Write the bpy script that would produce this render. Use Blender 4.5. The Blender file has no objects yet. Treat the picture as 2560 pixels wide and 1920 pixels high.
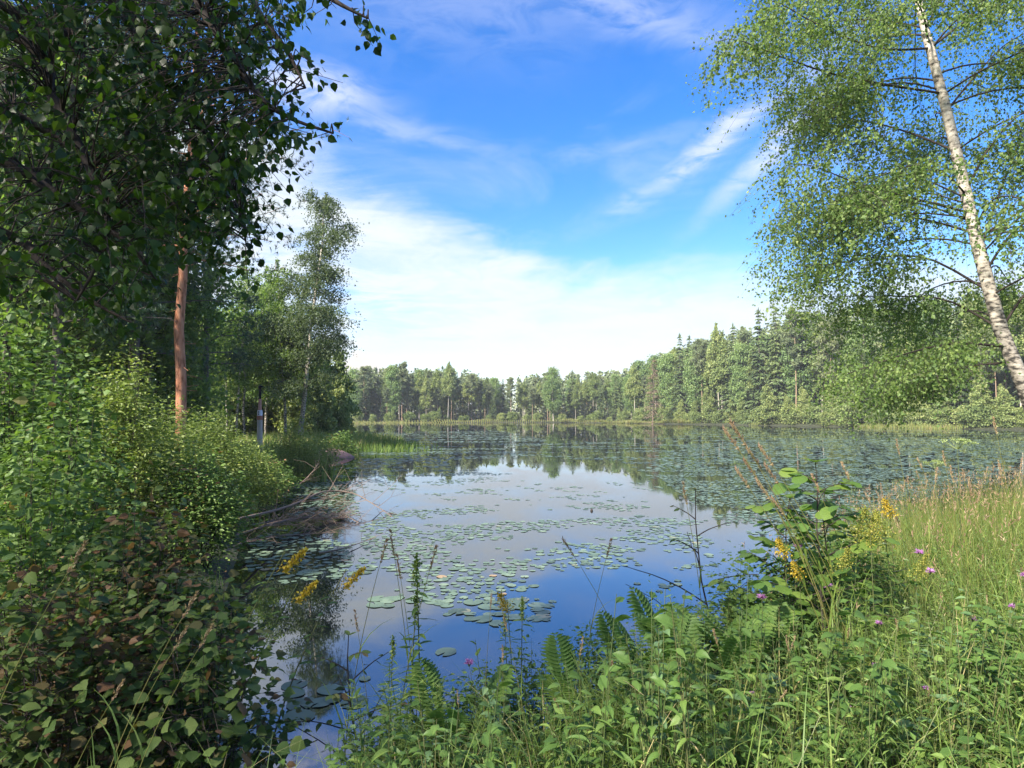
import bpy, math, random
import numpy as np
from mathutils import Vector, Matrix

rng = np.random.default_rng(11)
random.seed(11)
R = math.radians
scene = bpy.context.scene
COL = scene.collection

# ------------------------------------------------------------------ camera
F = 1581.0                       # focal length in pixels of the 2560 px wide photograph
PITCH = math.atan(77.0 / F)
EYE = np.array([0.0, 0.0, 2.6])
cam_d = bpy.data.cameras.new('camera')
cam = bpy.data.objects.new('camera', cam_d)
COL.objects.link(cam)
cam.location = EYE
cam.rotation_euler = (math.pi / 2 + PITCH, 0, 0)
cam_d.sensor_width = 36
cam_d.lens = 36 * F / 2560
cam_d.clip_start = 0.05
cam_d.clip_end = 5000
scene.camera = cam

# ------------------------------------------------------------------ light
SUN_EL, SUN_AZ = R(39), R(227)   # azimuth clockwise from +Y (sun stands behind the viewer, to the left)
world = bpy.data.worlds.new('World')
scene.world = world
world.use_nodes = True
sun_d = bpy.data.lights.new('sun', 'SUN')
sun = bpy.data.objects.new('sun', sun_d)
COL.objects.link(sun)
sun_d.energy = 4.4
sun_d.angle = R(3)
sun_d.color = (1.0, 0.92, 0.80)
sdir = Vector((math.sin(SUN_AZ) * math.cos(SUN_EL), math.cos(SUN_AZ) * math.cos(SUN_EL), math.sin(SUN_EL)))
sun.rotation_euler = sdir.to_track_quat('Z', 'Y').to_euler()
scene.view_settings.view_transform = 'Standard'
scene.view_settings.look = 'None'
scene.view_settings.exposure = 1.7
scene.view_settings.gamma = 1.0
scene.cycles.use_denoising = True
scene.cycles.max_bounces = 6
scene.cycles.transparent_max_bounces = 4
scene.cycles.caustics_reflective = False
scene.cycles.caustics_refractive = False


def build_world():
    nt = world.node_tree
    nt.nodes.clear()
    N, L = nt.nodes.new, nt.links.new

    def mth(op, a, b=None, c=None, clamp=False):
        n = N('ShaderNodeMath'); n.operation = op; n.use_clamp = clamp
        for i, v in enumerate((a, b, c)):
            if v is None: continue
            if isinstance(v, (int, float)): n.inputs[i].default_value = v
            else: L(v, n.inputs[i])
        return n.outputs[0]

    def sstep(v, a, b):
        n = N('ShaderNodeMapRange'); n.interpolation_type = 'SMOOTHSTEP'
        L(v, n.inputs[0]); n.inputs[1].default_value = a; n.inputs[2].default_value = b
        return n.outputs[0]

    def noise(vec, scale, detail=6, rough=.55, dist=0.0):
        n = N('ShaderNodeTexNoise'); L(vec, n.inputs['Vector'])
        n.inputs['Scale'].default_value = scale; n.inputs['Detail'].default_value = detail
        n.inputs['Roughness'].default_value = rough; n.inputs['Distortion'].default_value = dist
        return n.outputs[0]
    tc = N('ShaderNodeTexCoord')
    sep = N('ShaderNodeSeparateXYZ'); L(tc.outputs['Generated'], sep.inputs[0])
    az = mth('ARCTAN2', sep.outputs[0], sep.outputs[1])
    el = mth('ARCSINE', mth('MINIMUM', mth('MAXIMUM', sep.outputs[2], -1.0), 1.0))
    # cirrus live in a plane of (azimuth, elevation) sheared along the wind
    cb = N('ShaderNodeCombineXYZ'); L(az, cb.inputs[0]); L(el, cb.inputs[1])
    mp = N('ShaderNodeMapping'); L(cb.outputs[0], mp.inputs[0])
    mp.inputs['Rotation'].default_value = (0, 0, R(28)); mp.inputs['Scale'].default_value = (1.0, 2.6, 1)
    mp2 = N('ShaderNodeMapping'); L(cb.outputs[0], mp2.inputs[0])
    mp2.inputs['Location'].default_value = (.3, .1, 0)
    mp2.inputs['Rotation'].default_value = (0, 0, R(-24)); mp2.inputs['Scale'].default_value = (1.0, 2.2, 1)
    n1 = noise(mp.outputs[0], 3.2, 9, .62, .6)
    n2 = noise(mp2.outputs[0], 3.4, 8, .56, .9)
    n3 = noise(mp.outputs[0], 11, 9, .62, .8)
    # upper edge of the big veil of cloud, elevation over azimuth
    fc = N('ShaderNodeFloatCurve')
    L(mth('MULTIPLY_ADD', az, 1 / (2 * math.pi), 0.5), fc.inputs[1])
    cv = fc.mapping.curves[0]
    pts = [(-.62, .45), (-.342, .40), (-.249, .352), (-.078, .302), (.068, .250), (.163, .212), (.247, .216), (.42, .215), (.7, .20)]
    P = [(0, .30)] + [(a / (2 * math.pi) + .5, e) for a, e in pts] + [(1, .30)]
    cv.points[0].location = P[0]; cv.points[1].location = P[-1]
    for p in P[1:-1]: cv.points.new(*p)
    fc.mapping.update()
    edge = fc.outputs[0]
    dd = mth('SUBTRACT', edge, el)
    dd = mth('ADD', dd, mth('MULTIPLY', mth('SUBTRACT', n1, .5), .19))
    dd = mth('ADD', dd, mth('MULTIPLY', mth('SUBTRACT', n3, .5), .07))
    veil = sstep(dd, -.03, .06)
    veil = mth('MULTIPLY', veil, sstep(n3, -.15, .50))
    # thin pale gaps low in the veil
    low = mth('MULTIPLY', sstep(el, .015, .10), .55)
    gaps = mth('SUBTRACT', 1.0, mth('MULTIPLY', sstep(n2, .5, .72), mth('SUBTRACT', .85, low)))
    veil = mth('MULTIPLY', veil, gaps)
    mp3 = N('ShaderNodeMapping'); L(cb.outputs[0], mp3.inputs[0])
    mp3.inputs['Rotation'].default_value = (0, 0, R(24)); mp3.inputs['Scale'].default_value = (1.0, 5.0, 1)
    fib = noise(mp3.outputs[0], 5.5, 10, .68, .5)
    deep = sstep(dd, .05, .20)
    veil = mth('MULTIPLY', veil, mth('SUBTRACT', 1.0, mth('MULTIPLY', mth('SUBTRACT', 1.0, sstep(fib, .32, .60)), mth('MULTIPLY_ADD', deep, .46, .22))))
    wisp = mth('MULTIPLY', sstep(n2, .44, .76), mth('MULTIPLY', sstep(n1, .30, .66), .38))
    # single streaks of cirrus: centre azimuth, elevation, half sizes, slant
    for a0, e0, sa, se, sl, amp in ((-.32, .462, .10, .030, -.10, .95), (-.05, .60, .36, .075, .08, .24), (.19, .57, .20, .035, -.35, .42), (.33, .405, .16, .022, .55, .85), (.40, .375, .09, .020, .8, .85), (-.20, .43, .20, .020, -.14, .38), (.16, .40, .16, .014, .12, .25)):
        da = mth('SUBTRACT', az, a0)
        gx = mth('MULTIPLY', da, 1 / sa)
        ge = mth('MULTIPLY', mth('ADD', mth('SUBTRACT', mth('SUBTRACT', el, e0), mth('MULTIPLY', da, sl)), mth('MULTIPLY', mth('SUBTRACT', n1, .5), .10)), 1 / se)
        gg = mth('EXPONENT', mth('MULTIPLY', mth('ADD', mth('MULTIPLY', gx, gx), mth('MULTIPLY', ge, ge)), -1.0))
        wisp = mth('MAXIMUM', wisp, mth('MULTIPLY', gg, mth('MULTIPLY', sstep(n3, .25, .62), amp)))
    wisp = mth('MAXIMUM', wisp, mth('MULTIPLY', sstep(el, .50, .72), mth('MULTIPLY', sstep(n2, .30, .62), .42)))
    # a bright heap of cumulus just above the treeline
    hx = mth('MULTIPLY', mth('ADD', az, .236), 1 / .042)
    hy = mth('MULTIPLY', mth('SUBTRACT', el, .050), 1 / .048)
    hd = mth('SQRT', mth('ADD', mth('MULTIPLY', hx, hx), mth('MULTIPLY', hy, hy)))
    hd = mth('ADD', hd, mth('MULTIPLY', mth('SUBTRACT', noise(cb.outputs[0], 38, 5, .5), .5), .9))
    heap = sstep(hd, 1.0, .8)
    sky = N('ShaderNodeTexSky'); sky.sky_type = 'NISHITA'; sky.sun_disc = False
    sky.sun_elevation = SUN_EL; sky.sun_rotation = SUN_AZ
    sky.air_density = 1.0; sky.dust_density = 0.3; sky.ozone_density = 2.4
    hs = N('ShaderNodeHueSaturation'); L(sky.outputs[0], hs.inputs['Color'])
    hs.inputs['Hue'].default_value = .512
    hs.inputs['Saturation'].default_value = 1.40; hs.inputs['Value'].default_value = 1.32

    def mix(a, b, f):
        n = N('ShaderNodeMix'); n.data_type = 'RGBA'; L(f, n.inputs[0])
        for k, v in ((6, a), (7, b)):
            if isinstance(v, tuple): n.inputs[k].default_value = (*v, 1)
            else: L(v, n.inputs[k])
        return n.outputs[2]
    c = mix(hs.outputs[0], (4.0, 4.3, 5.4), wisp)
    c = mix(c, (4.15, 4.48, 4.62), mth('MULTIPLY', veil, .98))
    c = mix(c, (4.4, 4.05, 3.7), mth('MULTIPLY', heap, .85))
    bg = N('ShaderNodeBackground'); L(c, bg.inputs[0]); bg.inputs[1].default_value = 0.072
    out = N('ShaderNodeOutputWorld'); L(bg.outputs[0], out.inputs[0])


build_world()

# ------------------------------------------------------------------ photograph <-> place
K = 2560 / 2212.0                # measurements below are in a 2212 px wide view of the photograph
FW = np.array([0, math.cos(PITCH), math.sin(PITCH)])
UP = np.array([0, -math.sin(PITCH), math.cos(PITCH)])


def ray(xd, yd):
    return FW + np.array([(xd * K - 1280) / F, 0, 0]) + UP * ((960 - yd * K) / F)


def at(xd, yd, Y):
    r = ray(xd, yd)
    return EYE + r * (Y / r[1])


def onz(xd, yd, z=0.0):
    r = ray(xd, yd)
    return EYE + r * ((z - EYE[2]) / r[2])


def proj(P):
    Q = np.asarray(P, float) - EYE
    f = Q @ FW
    f = np.where(f < .01, .01, f)
    return np.stack([(1280 + F * Q[..., 0] / f) / K, (960 - F * (Q @ UP) / f) / K], -1)


def unit(v):
    v = np.asarray(v, float)
    return v / np.maximum(np.linalg.norm(v, axis=-1, keepdims=True), 1e-9)


def inpoly(pts, poly):
    poly = np.asarray(poly, float)
    x, y = pts[..., 0], pts[..., 1]
    r = np.zeros(x.shape, bool)
    n = len(poly)
    for i in range(n):
        x1, y1 = poly[i]; x2, y2 = poly[(i + 1) % n]
        c = (y1 > y) != (y2 > y)
        with np.errstate(divide='ignore', invalid='ignore'):
            r ^= c & (x < (x2 - x1) * (y - y1) / (y2 - y1 + 1e-12) + x1)
    return r


def segdist(pts, poly):
    poly = np.asarray(poly, float)
    d = np.full(pts.shape[:-1], 1e9)
    for i in range(len(poly)):
        a, b = poly[i], poly[(i + 1) % len(poly)]
        ab = b - a
        t = np.clip(((pts - a) @ ab) / (ab @ ab), 0, 1)
        d = np.minimum(d, np.linalg.norm(pts - a - t[..., None] * ab, axis=-1))
    return d


_sn = np.random.default_rng(5)
_sa, _sp, _sf = _sn.uniform(0, 6.28, (4, 9)), _sn.uniform(0, 6.28, (4, 9)), _sn.uniform(.6, 1.7, (4, 9))


def cnoise(x, y, scale, k=0):
    v = 0
    for i in range(9):
        a = _sa[k % 4, i]
        v = v + np.sin((x * math.cos(a) + y * math.sin(a)) / scale * _sf[k % 4, i] * 3 + _sp[k % 4, i])
    return v / 9 * 1.6 + .5


# ------------------------------------------------------------------ mesh building
class MB:
    def __init__(s):
        s.V, s.P, s.M, s.T, s.U, s.n = [], [], [], [], [], 0

    def add(s, V, faces, mat=0, tint=.5, uv=None):
        V = np.asarray(V, float).reshape(-1, 3)
        faces = np.asarray(faces, int)
        s.V.append(V); s.P.append(faces + s.n); s.n += len(V)
        s.M.append(np.full(len(faces), mat, int))
        s.T.append(np.broadcast_to(np.asarray(tint, float), (len(faces),)).copy())
        s.U.append(np.zeros((len(V), 2)) if uv is None else uv)

    def mesh(s, name, mats, smooth=False):
        me = bpy.data.meshes.new(name)
        V = np.concatenate(s.V) if s.V else np.zeros((0, 3))
        me.vertices.add(len(V)); me.vertices.foreach_set('co', V.astype(np.float32).ravel())
        lv = np.concatenate([p.ravel() for p in s.P])
        lt = np.concatenate([np.full(len(p), p.shape[1], int) for p in s.P])
        ls = np.concatenate([[0], np.cumsum(lt)[:-1]])
        me.loops.add(len(lv)); me.loops.foreach_set('vertex_index', lv.astype(np.int32))
        me.polygons.add(len(lt)); me.polygons.foreach_set('loop_start', ls.astype(np.int32))
        me.polygons.foreach_set('material_index', np.concatenate(s.M).astype(np.int32))
        me.polygons.foreach_set('use_smooth', np.full(len(lt), smooth))
        me.update(calc_edges=True)
        a = me.attributes.new('tint', 'FLOAT', 'FACE')
        a.data.foreach_set('value', np.concatenate(s.T).astype(np.float32))
        u = me.attributes.new('leafuv', 'FLOAT2', 'POINT')
        u.data.foreach_set('vector', np.concatenate(s.U).astype(np.float32).ravel())
        for m in (mats if isinstance(mats, (list, tuple)) else [mats]):
            me.materials.append(m)
        return me


# leaf outlines: (along, across, up), faces
T_RH = (np.array([[0, 0, 0], [.42, -.5, .10], [1, 0, -.04], [.42, .5, .10]]), np.array([[0, 1, 2], [0, 2, 3]]))
T_OV = (np.array([[0, 0, 0], [.22, -.46, .07], [.22, .46, .07], [.55, -.42, .08], [.55, .42, .08], [.55, 0, 0], [1.0, 0, -.1], [.22, 0, 0]]),
        np.array([[0, 1, 7, 7], [7, 1, 3, 5], [5, 3, 6, 6], [0, 7, 2, 2], [7, 5, 4, 2], [5, 6, 4, 4]]))
T_OV = (T_OV[0], None)
_ov_tri = np.array([[0, 1, 7], [0, 7, 2], [7, 1, 3], [7, 3, 5], [7, 5, 4], [7, 4, 2], [5, 3, 6], [5, 6, 4]])
T_OV = (T_OV[0], _ov_tri)
T_NE = (np.array([[0, -.5, 0], [0, .5, 0], [1, 0, 0]]), np.array([[0, 1, 2]]))


def leaves(mb, P, D, N, L, W, tpl=T_RH, mat=0, tint=.5):
    P = np.asarray(P, float); n = len(P)
    D = unit(D); S = unit(np.cross(N, D)); N = np.cross(D, S)
    L = np.broadcast_to(np.asarray(L, float), (n,))[:, None, None]
    W = np.broadcast_to(np.asarray(W, float), (n,))[:, None, None]
    T, Fc = tpl
    V = P[:, None] + D[:, None] * T[None, :, 0:1] * L + S[:, None] * T[None, :, 1:2] * W + N[:, None] * T[None, :, 2:3] * L
    k = len(T)
    faces = (Fc[None] + (np.arange(n) * k)[:, None, None]).reshape(-1, 3)
    tint = np.broadcast_to(np.asarray(tint, float), (n,))
    uv = np.tile(T[:, :2], (n, 1))
    mb.add(V, faces, mat, np.repeat(tint, len(Fc)), uv)


def twigs(mb, A, B, r0, r1, mat=0, tint=.5):
    A = np.asarray(A, float); B = np.asarray(B, float); n = len(A)
    if n == 0: return
    D = unit(B - A); H = np.where(np.abs(D[:, 2:3]) > .9, np.array([[1., 0, 0]]), np.array([[0, 0, 1.]]))
    S = unit(np.cross(D, H)); T = np.cross(D, S)
    a = np.array([0, 2.094, 4.189])
    ring = S[:, None] * np.cos(a)[None, :, None] + T[:, None] * np.sin(a)[None, :, None]
    r0 = np.broadcast_to(np.asarray(r0, float), (n,))[:, None, None]; r1 = np.broadcast_to(np.asarray(r1, float), (n,))[:, None, None]
    V = np.concatenate([A[:, None] + ring * r0, B[:, None] + ring * r1], 1)
    f = np.array([[0, 1, 4, 3], [1, 2, 5, 4], [2, 0, 3, 5]])
    mb.add(V, (f[None] + (np.arange(n) * 6)[:, None, None]).reshape(-1, 4), mat, tint)


def tube(mb, pts, rad, n=6, mat=0, tint=.5, wob=0.0):
    pts = np.asarray(pts, float); m = len(pts)
    rad = np.broadcast_to(np.asarray(rad, float), (m,))
    d = unit(np.gradient(pts, axis=0))
    h = np.array([1., 0, 0]) if abs(d[0][0]) < .8 else np.array([0, 1., 0])
    a = np.arange(n) * 2 * math.pi / n
    V = []
    for i in range(m):
        s = unit(np.cross(d[i], h)); t = np.cross(s, d[i]); h = t
        rr = rad[i] * (1 + (rng.uniform(-wob, wob, n) if wob else 0))
        V.append(pts[i] + (np.cos(a) * rr)[:, None] * s + (np.sin(a) * rr)[:, None] * t)
    V = np.concatenate(V)
    f = [[i * n + j, i * n + (j + 1) % n, (i + 1) * n + (j + 1) % n, (i + 1) * n + j] for i in range(m - 1) for j in range(n)]
    mb.add(V, f, mat, tint)
    mb.add(V[-n:], [[0, j, j + 1] for j in range(1, n - 1)], mat, tint)


def smooth_path(ctrl, m):
    c = np.asarray(ctrl, float); t = np.linspace(0, len(c) - 1, m); out = []
    for q in t:
        i = min(int(q), len(c) - 2); u = q - i
        p0, p1, p2, p3 = c[max(i - 1, 0)], c[i], c[i + 1], c[min(i + 2, len(c) - 1)]
        out.append(.5 * (2 * p1 + (p2 - p0) * u + (2 * p0 - 5 * p1 + 4 * p2 - p3) * u * u + (3 * p1 - p0 - 3 * p2 + p3) * u ** 3))
    return np.array(out)


def blades(mb, base, h, lean, width, tint=.5, mat=0, segs=3, droop=.6):
    base = np.asarray(base, float); n = len(base)
    h = np.broadcast_to(np.asarray(h, float), (n,))[:, None]
    width = np.broadcast_to(np.asarray(width, float), (n,))[:, None]
    lean = np.asarray(lean, float)                         # horizontal vector (n,2): tip offset / height
    side = unit(np.stack([-lean[:, 1], lean[:, 0], np.zeros(n)], 1) + rng.normal(0, .3, (n, 3)) * [1, 1, 0])
    off = np.concatenate([lean, np.zeros((n, 1))], 1)
    V = []
    ln = np.linalg.norm(lean, axis=1, keepdims=True)
    for k in range(segs + 1):
        s = k / segs
        c = base + off * h * s ** 1.7 + np.array([0, 0, 1.]) * h * (s - droop * .42 * np.minimum(ln, 1.3) * s ** 2.6)
        w = width * (1 - s ** 1.6) * .5 + width * .02
        V += [c - side * w, c + side * w]
    V = np.stack(V, 1)
    f = np.array([[2 * k, 2 * k + 1, 2 * k + 3, 2 * k + 2] for k in range(segs)])
    mb.add(V, (f[None] + (np.arange(n) * 2 * (segs + 1))[:, None, None]).reshape(-1, 4), mat, np.repeat(np.broadcast_to(tint, (n,)), segs))


def rdir(n, up=0.0, s=1.0):
    v = rng.normal(0, 1, (n, 3)) * s
    v[:, 2] += up
    return unit(v)


# ------------------------------------------------------------------ materials
def nodes_of(m):
    m.use_nodes = True
    nt = m.node_tree
    nt.nodes.clear()
    return nt, nt.nodes.new, nt.links.new


def ramp(N, L, src, stops):
    r = N('ShaderNodeValToRGB'); L(src, r.inputs[0])
    e = r.color_ramp.elements
    e[0].position, e[0].color = stops[0][0], (*stops[0][1], 1)
    e[1].position, e[1].color = stops[-1][0], (*stops[-1][1], 1)
    for p, c in stops[1:-1]:
        x = e.new(p); x.color = (*c, 1)
    return r.outputs[0]


LEAF_ALBEDO = 1.45


def leaf_mat(name, stops, transl=.35, rough=.5, spec=.35, objvar=.12, veins=False, k=LEAF_ALBEDO):
    stops = [(p, tuple(min(v * k, .8) for v in c)) for p, c in stops]
    m = bpy.data.materials.new(name)
    nt, N, L = nodes_of(m)
    at_ = N('ShaderNodeAttribute'); at_.attribute_name = 'tint'
    oi = N('ShaderNodeObjectInfo')
    ad = N('ShaderNodeMath'); ad.operation = 'MULTIPLY_ADD'; L(oi.outputs['Random'], ad.inputs[0]); ad.inputs[1].default_value = objvar * 2
    sb = N('ShaderNodeMath'); sb.operation = 'SUBTRACT'; L(at_.outputs['Fac'], sb.inputs[0]); sb.inputs[1].default_value = objvar
    L(sb.outputs[0], ad.inputs[2])
    col = ramp(N, L, ad.outputs[0], stops)
    if veins:
        uv = N('ShaderNodeAttribute'); uv.attribute_name = 'leafuv'
        sp = N('ShaderNodeSeparateXYZ'); L(uv.outputs['Vector'], sp.inputs[0])
        ab = N('ShaderNodeMath'); ab.operation = 'ABSOLUTE'; L(sp.outputs[1], ab.inputs[0])
        k = N('ShaderNodeMath'); k.operation = 'MULTIPLY_ADD'; L(ab.outputs[0], k.inputs[0]); k.inputs[1].default_value = -.75; L(sp.outputs[0], k.inputs[2])
        w = N('ShaderNodeMath'); w.operation = 'MULTIPLY'; L(k.outputs[0], w.inputs[0]); w.inputs[1].default_value = 50
        sn = N('ShaderNodeMath'); sn.operation = 'SINE'; L(w.outputs[0], sn.inputs[0])
        mr = N('ShaderNodeMapRange'); L(sn.outputs[0], mr.inputs[0]); mr.inputs[1].default_value = .55; mr.inputs[2].default_value = 1
        mid = N('ShaderNodeMapRange'); L(ab.outputs[0], mid.inputs[0]); mid.inputs[1].default_value = .035; mid.inputs[2].default_value = .0
        mx = N('ShaderNodeMath'); mx.operation = 'MAXIMUM'; L(mr.outputs[0], mx.inputs[0]); L(mid.outputs[0], mx.inputs[1])
        fa = N('ShaderNodeMath'); fa.operation = 'MULTIPLY'; L(mx.outputs[0], fa.inputs[0]); fa.inputs[1].default_value = .4
        mc = N('ShaderNodeMix'); mc.data_type = 'RGBA'; L(fa.outputs[0], mc.inputs[0]); L(col, mc.inputs[6])
        br = N('ShaderNodeMix'); br.data_type = 'RGBA'; br.blend_type = 'MULTIPLY'; br.inputs[0].default_value = 1
        L(col, br.inputs[6]); br.inputs[7].default_value = (1.7, 1.6, 1.6, 1)
        L(br.outputs[2], mc.inputs[7]); col = mc.outputs[2]
    p = N('ShaderNodeBsdfPrincipled'); L(col, p.inputs['Base Color'])
    p.inputs['Roughness'].default_value = rough; p.inputs['Specular IOR Level'].default_value = spec
    t = N('ShaderNodeBsdfTranslucent')
    tc = N('ShaderNodeMix'); tc.data_type = 'RGBA'; tc.blend_type = 'MULTIPLY'; tc.inputs[0].default_value = 1
    L(col, tc.inputs[6]); tc.inputs[7].default_value = (1.5, 1.6, .7, 1); L(tc.outputs[2], t.inputs[0])
    ms = N('ShaderNodeMixShader'); ms.inputs[0].default_value = transl
    L(p.outputs[0], ms.inputs[1]); L(t.outputs[0], ms.inputs[2])
    o = N('ShaderNodeOutputMaterial'); L(ms.outputs[0], o.inputs[0])
    return m


def bark_mat(name, stops, scale=(6, 6, 2), rough=.85, bump=.5, detail=6, nscale=3.0, foot=0):
    m = bpy.data.materials.new(name)
    nt, N, L = nodes_of(m)
    tc = N('ShaderNodeTexCoord'); mp = N('ShaderNodeMapping'); L(tc.outputs['Object'], mp.inputs[0])
    mp.inputs['Scale'].default_value = scale
    no = N('ShaderNodeTexNoise'); L(mp.outputs[0], no.inputs['Vector'])
    no.inputs['Scale'].default_value = nscale; no.inputs['Detail'].default_value = detail; no.inputs['Roughness'].default_value = .6
    fac = no.outputs[0]
    if foot:      # rough dark bark towards the foot of the trunk
        sp = N('ShaderNodeSeparateXYZ'); L(tc.outputs['Object'], sp.inputs[0])
        mr = N('ShaderNodeMapRange'); L(sp.outputs[2], mr.inputs[0]); mr.inputs[1].default_value = 0; mr.inputs[2].default_value = 6; mr.inputs[3].default_value = foot; mr.inputs[4].default_value = 0
        sb = N('ShaderNodeMath'); sb.operation = 'SUBTRACT'; L(fac, sb.inputs[0]); L(mr.outputs[0], sb.inputs[1]); fac = sb.outputs[0]
    col = ramp(N, L, fac, stops)
    p = N('ShaderNodeBsdfPrincipled'); L(col, p.inputs['Base Color']); p.inputs['Roughness'].default_value = rough
    p.inputs['Specular IOR Level'].default_value = .2
    b = N('ShaderNodeBump'); b.inputs['Strength'].default_value = bump; b.inputs['Distance'].default_value = .02
    L(no.outputs[0], b.inputs['Height']); L(b.outputs[0], p.inputs['Normal'])
    o = N('ShaderNodeOutputMaterial'); L(p.outputs[0], o.inputs[0])
    return m


G = lambda a, b, c: (a, b, c)
M = {}
M['birch_leaf'] = leaf_mat('birch_leaf', [(0, (.034, .060, .018)), (.5, (.068, .105, .030)), (1, (.130, .165, .050))], .48, k=2.1)
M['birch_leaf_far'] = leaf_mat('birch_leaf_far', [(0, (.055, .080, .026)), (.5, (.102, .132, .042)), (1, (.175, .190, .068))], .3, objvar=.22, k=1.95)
M['alder_leaf'] = leaf_mat('alder_leaf', [(0, (.014, .040, .008)), (.5, (.036, .088, .012)), (1, (.10, .165, .022))], .5, .42, .4, veins=True, k=.72)
M['sapling_leaf'] = leaf_mat('sapling_leaf', [(0, (.030, .060, .012)), (.5, (.060, .115, .022)), (1, (.12, .17, .035))], .40, .45, .4, objvar=.25, veins=True)
M['spit_leaf'] = leaf_mat('spit_leaf', [(0, (.040, .062, .030)), (.5, (.070, .100, .044)), (1, (.120, .150, .066))], .38, k=1.25)
M['bush_leaf'] = leaf_mat('bush_leaf', [(0, (.042, .075, .020)), (.45, (.082, .135, .036)), (.8, (.105, .16, .04)), (.93, (.17, .15, .06)), (1, (.15, .08, .04))], .3, .5, .25, veins=True)
M['alder_bush_leaf'] = leaf_mat('alder_bush_leaf', [(0, (.026, .045, .012)), (.42, (.050, .090, .022)), (.66, (.100, .140, .040)), (.74, (.105, .095, .035)), (.84, (.085, .058, .028)), (1, (.110, .062, .032))], .34, .55, .2, objvar=.30, veins=True, k=1.15)
M['willow_leaf'] = leaf_mat('willow_leaf', [(0, (.070, .105, .024)), (.5, (.130, .170, .042)), (1, (.22, .24, .065))], .3)
M['pine_needle'] = leaf_mat('pine_needle', [(0, (.020, .042, .022)), (.5, (.040, .075, .036)), (1, (.085, .12, .055))], .12, .5, .4)
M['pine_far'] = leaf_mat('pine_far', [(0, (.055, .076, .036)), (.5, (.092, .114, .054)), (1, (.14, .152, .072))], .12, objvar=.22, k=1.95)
M['spruce_needle'] = leaf_mat('spruce_needle', [(0, (.028, .045, .018)), (.5, (.052, .076, .028)), (1, (.092, .115, .042))], .1, objvar=.2, k=1.95)
M['aspen_leaf'] = leaf_mat('aspen_leaf', [(0, (.050, .084, .030)), (.5, (.092, .138, .046)), (1, (.15, .19, .068))], .3, objvar=.15, k=1.95)
M['dead_needle'] = leaf_mat('dead_needle', [(0, (.10, .075, .045)), (1, (.20, .15, .09))], .1)
M['grass'] = leaf_mat('grass', [(0, (.045, .085, .018)), (.4, (.090, .150, .030)), (.7, (.150, .190, .045)), (.9, (.25, .22, .09)), (1, (.34, .27, .14))], .35)
M['dry_grass'] = leaf_mat('dry_grass', [(0, (.10, .14, .032)), (.5, (.19, .19, .055)), (1, (.32, .25, .11))], .3, k=1.1)
M['reed'] = leaf_mat('reed', [(0, (.09, .12, .03)), (.45, (.16, .20, .05)), (.8, (.24, .25, .08)), (1, (.26, .19, .09))], .3, k=1.15)
M['seed_head'] = leaf_mat('seed_head', [(0, (.20, .125, .085)), (.5, (.30, .20, .13)), (1, (.42, .33, .19))], .25, k=1.1)
M['herb_leaf'] = leaf_mat('herb_leaf', [(0, (.034, .070, .016)), (.5, (.070, .125, .028)), (1, (.140, .19, .045))], .33, .5, .3, objvar=.25, veins=True)
M['herb_bluish'] = leaf_mat('herb_bluish', [(0, (.045, .088, .036)), (.5, (.078, .138, .056)), (1, (.12, .185, .080))], .3, .5, .35, objvar=.25, veins=True)
M['fern'] = leaf_mat('fern', [(0, (.05, .10, .022)), (.5, (.09, .155, .035)), (1, (.16, .21, .05))], .35, objvar=.2)
M['horsetail'] = leaf_mat('horsetail', [(0, (.06, .10, .02)), (.5, (.10, .15, .03)), (1, (.16, .20, .045))], .3, objvar=.2)
M['stem'] = leaf_mat('stem', [(0, (.035, .055, .018)), (.5, (.06, .08, .025)), (1, (.12, .11, .05))], .1, objvar=.3)
M['yellow'] = leaf_mat('yellow', [(0, (.34, .22, .015)), (.5, (.46, .33, .025)), (1, (.56, .43, .06))], .3, k=1.0)
M['lime'] = leaf_mat('lime', [(0, (.16, .20, .03)), (.5, (.26, .28, .05)), (1, (.42, .36, .07))], .3, k=1.0)
M['purple'] = leaf_mat('purple', [(0, (.30, .11, .34)), (.5, (.46, .20, .52)), (1, (.60, .34, .62))], .3, k=1.0)
M['white_petal'] = leaf_mat('white_petal', [(0, (.7, .7, .7)), (1, (.85, .85, .85))], .3, k=1.0)
M['umbel'] = leaf_mat('umbel', [(0, (.13, .18, .06)), (1, (.26, .30, .12))], .3)
M['pad'] = leaf_mat('pad', [(0, (.045, .066, .042)), (.5, (.082, .120, .076)), (.92, (.13, .17, .11)), (1, (.20, .14, .07))], .05, .42, .4, objvar=.25, k=1.6)
M['birch_bark'] = bark_mat('birch_bark', [(0, (.03, .028, .025)), (.36, (.06, .055, .05)), (.45, (.34, .30, .25)), (.6, (.54, .50, .43)), (1, (.66, .62, .55))], (3, 3, 7), .7, .5, 5, 2.2, .13)
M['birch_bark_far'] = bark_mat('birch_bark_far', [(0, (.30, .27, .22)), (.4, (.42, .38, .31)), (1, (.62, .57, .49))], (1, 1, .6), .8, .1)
M['pine_bark'] = bark_mat('pine_bark', [(0, (.08, .04, .025)), (.36, (.20, .085, .045)), (.46, (.42, .18, .10)), (.65, (.50, .26, .155)), (1, (.56, .36, .24))], (3, 3, .9), .85, 1.0, 9, 3.2, .05)
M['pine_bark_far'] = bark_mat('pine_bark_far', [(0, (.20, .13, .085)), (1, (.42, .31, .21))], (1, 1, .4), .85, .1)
M['grey_bark'] = bark_mat('grey_bark', [(0, (.05, .04, .035)), (.5, (.13, .11, .10)), (1, (.24, .21, .19))], (4, 4, 1.2))
M['dark_bark'] = bark_mat('dark_bark', [(0, (.018, .014, .012)), (.6, (.05, .04, .034)), (1, (.09, .075, .065))], (8, 8, 3))
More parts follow.
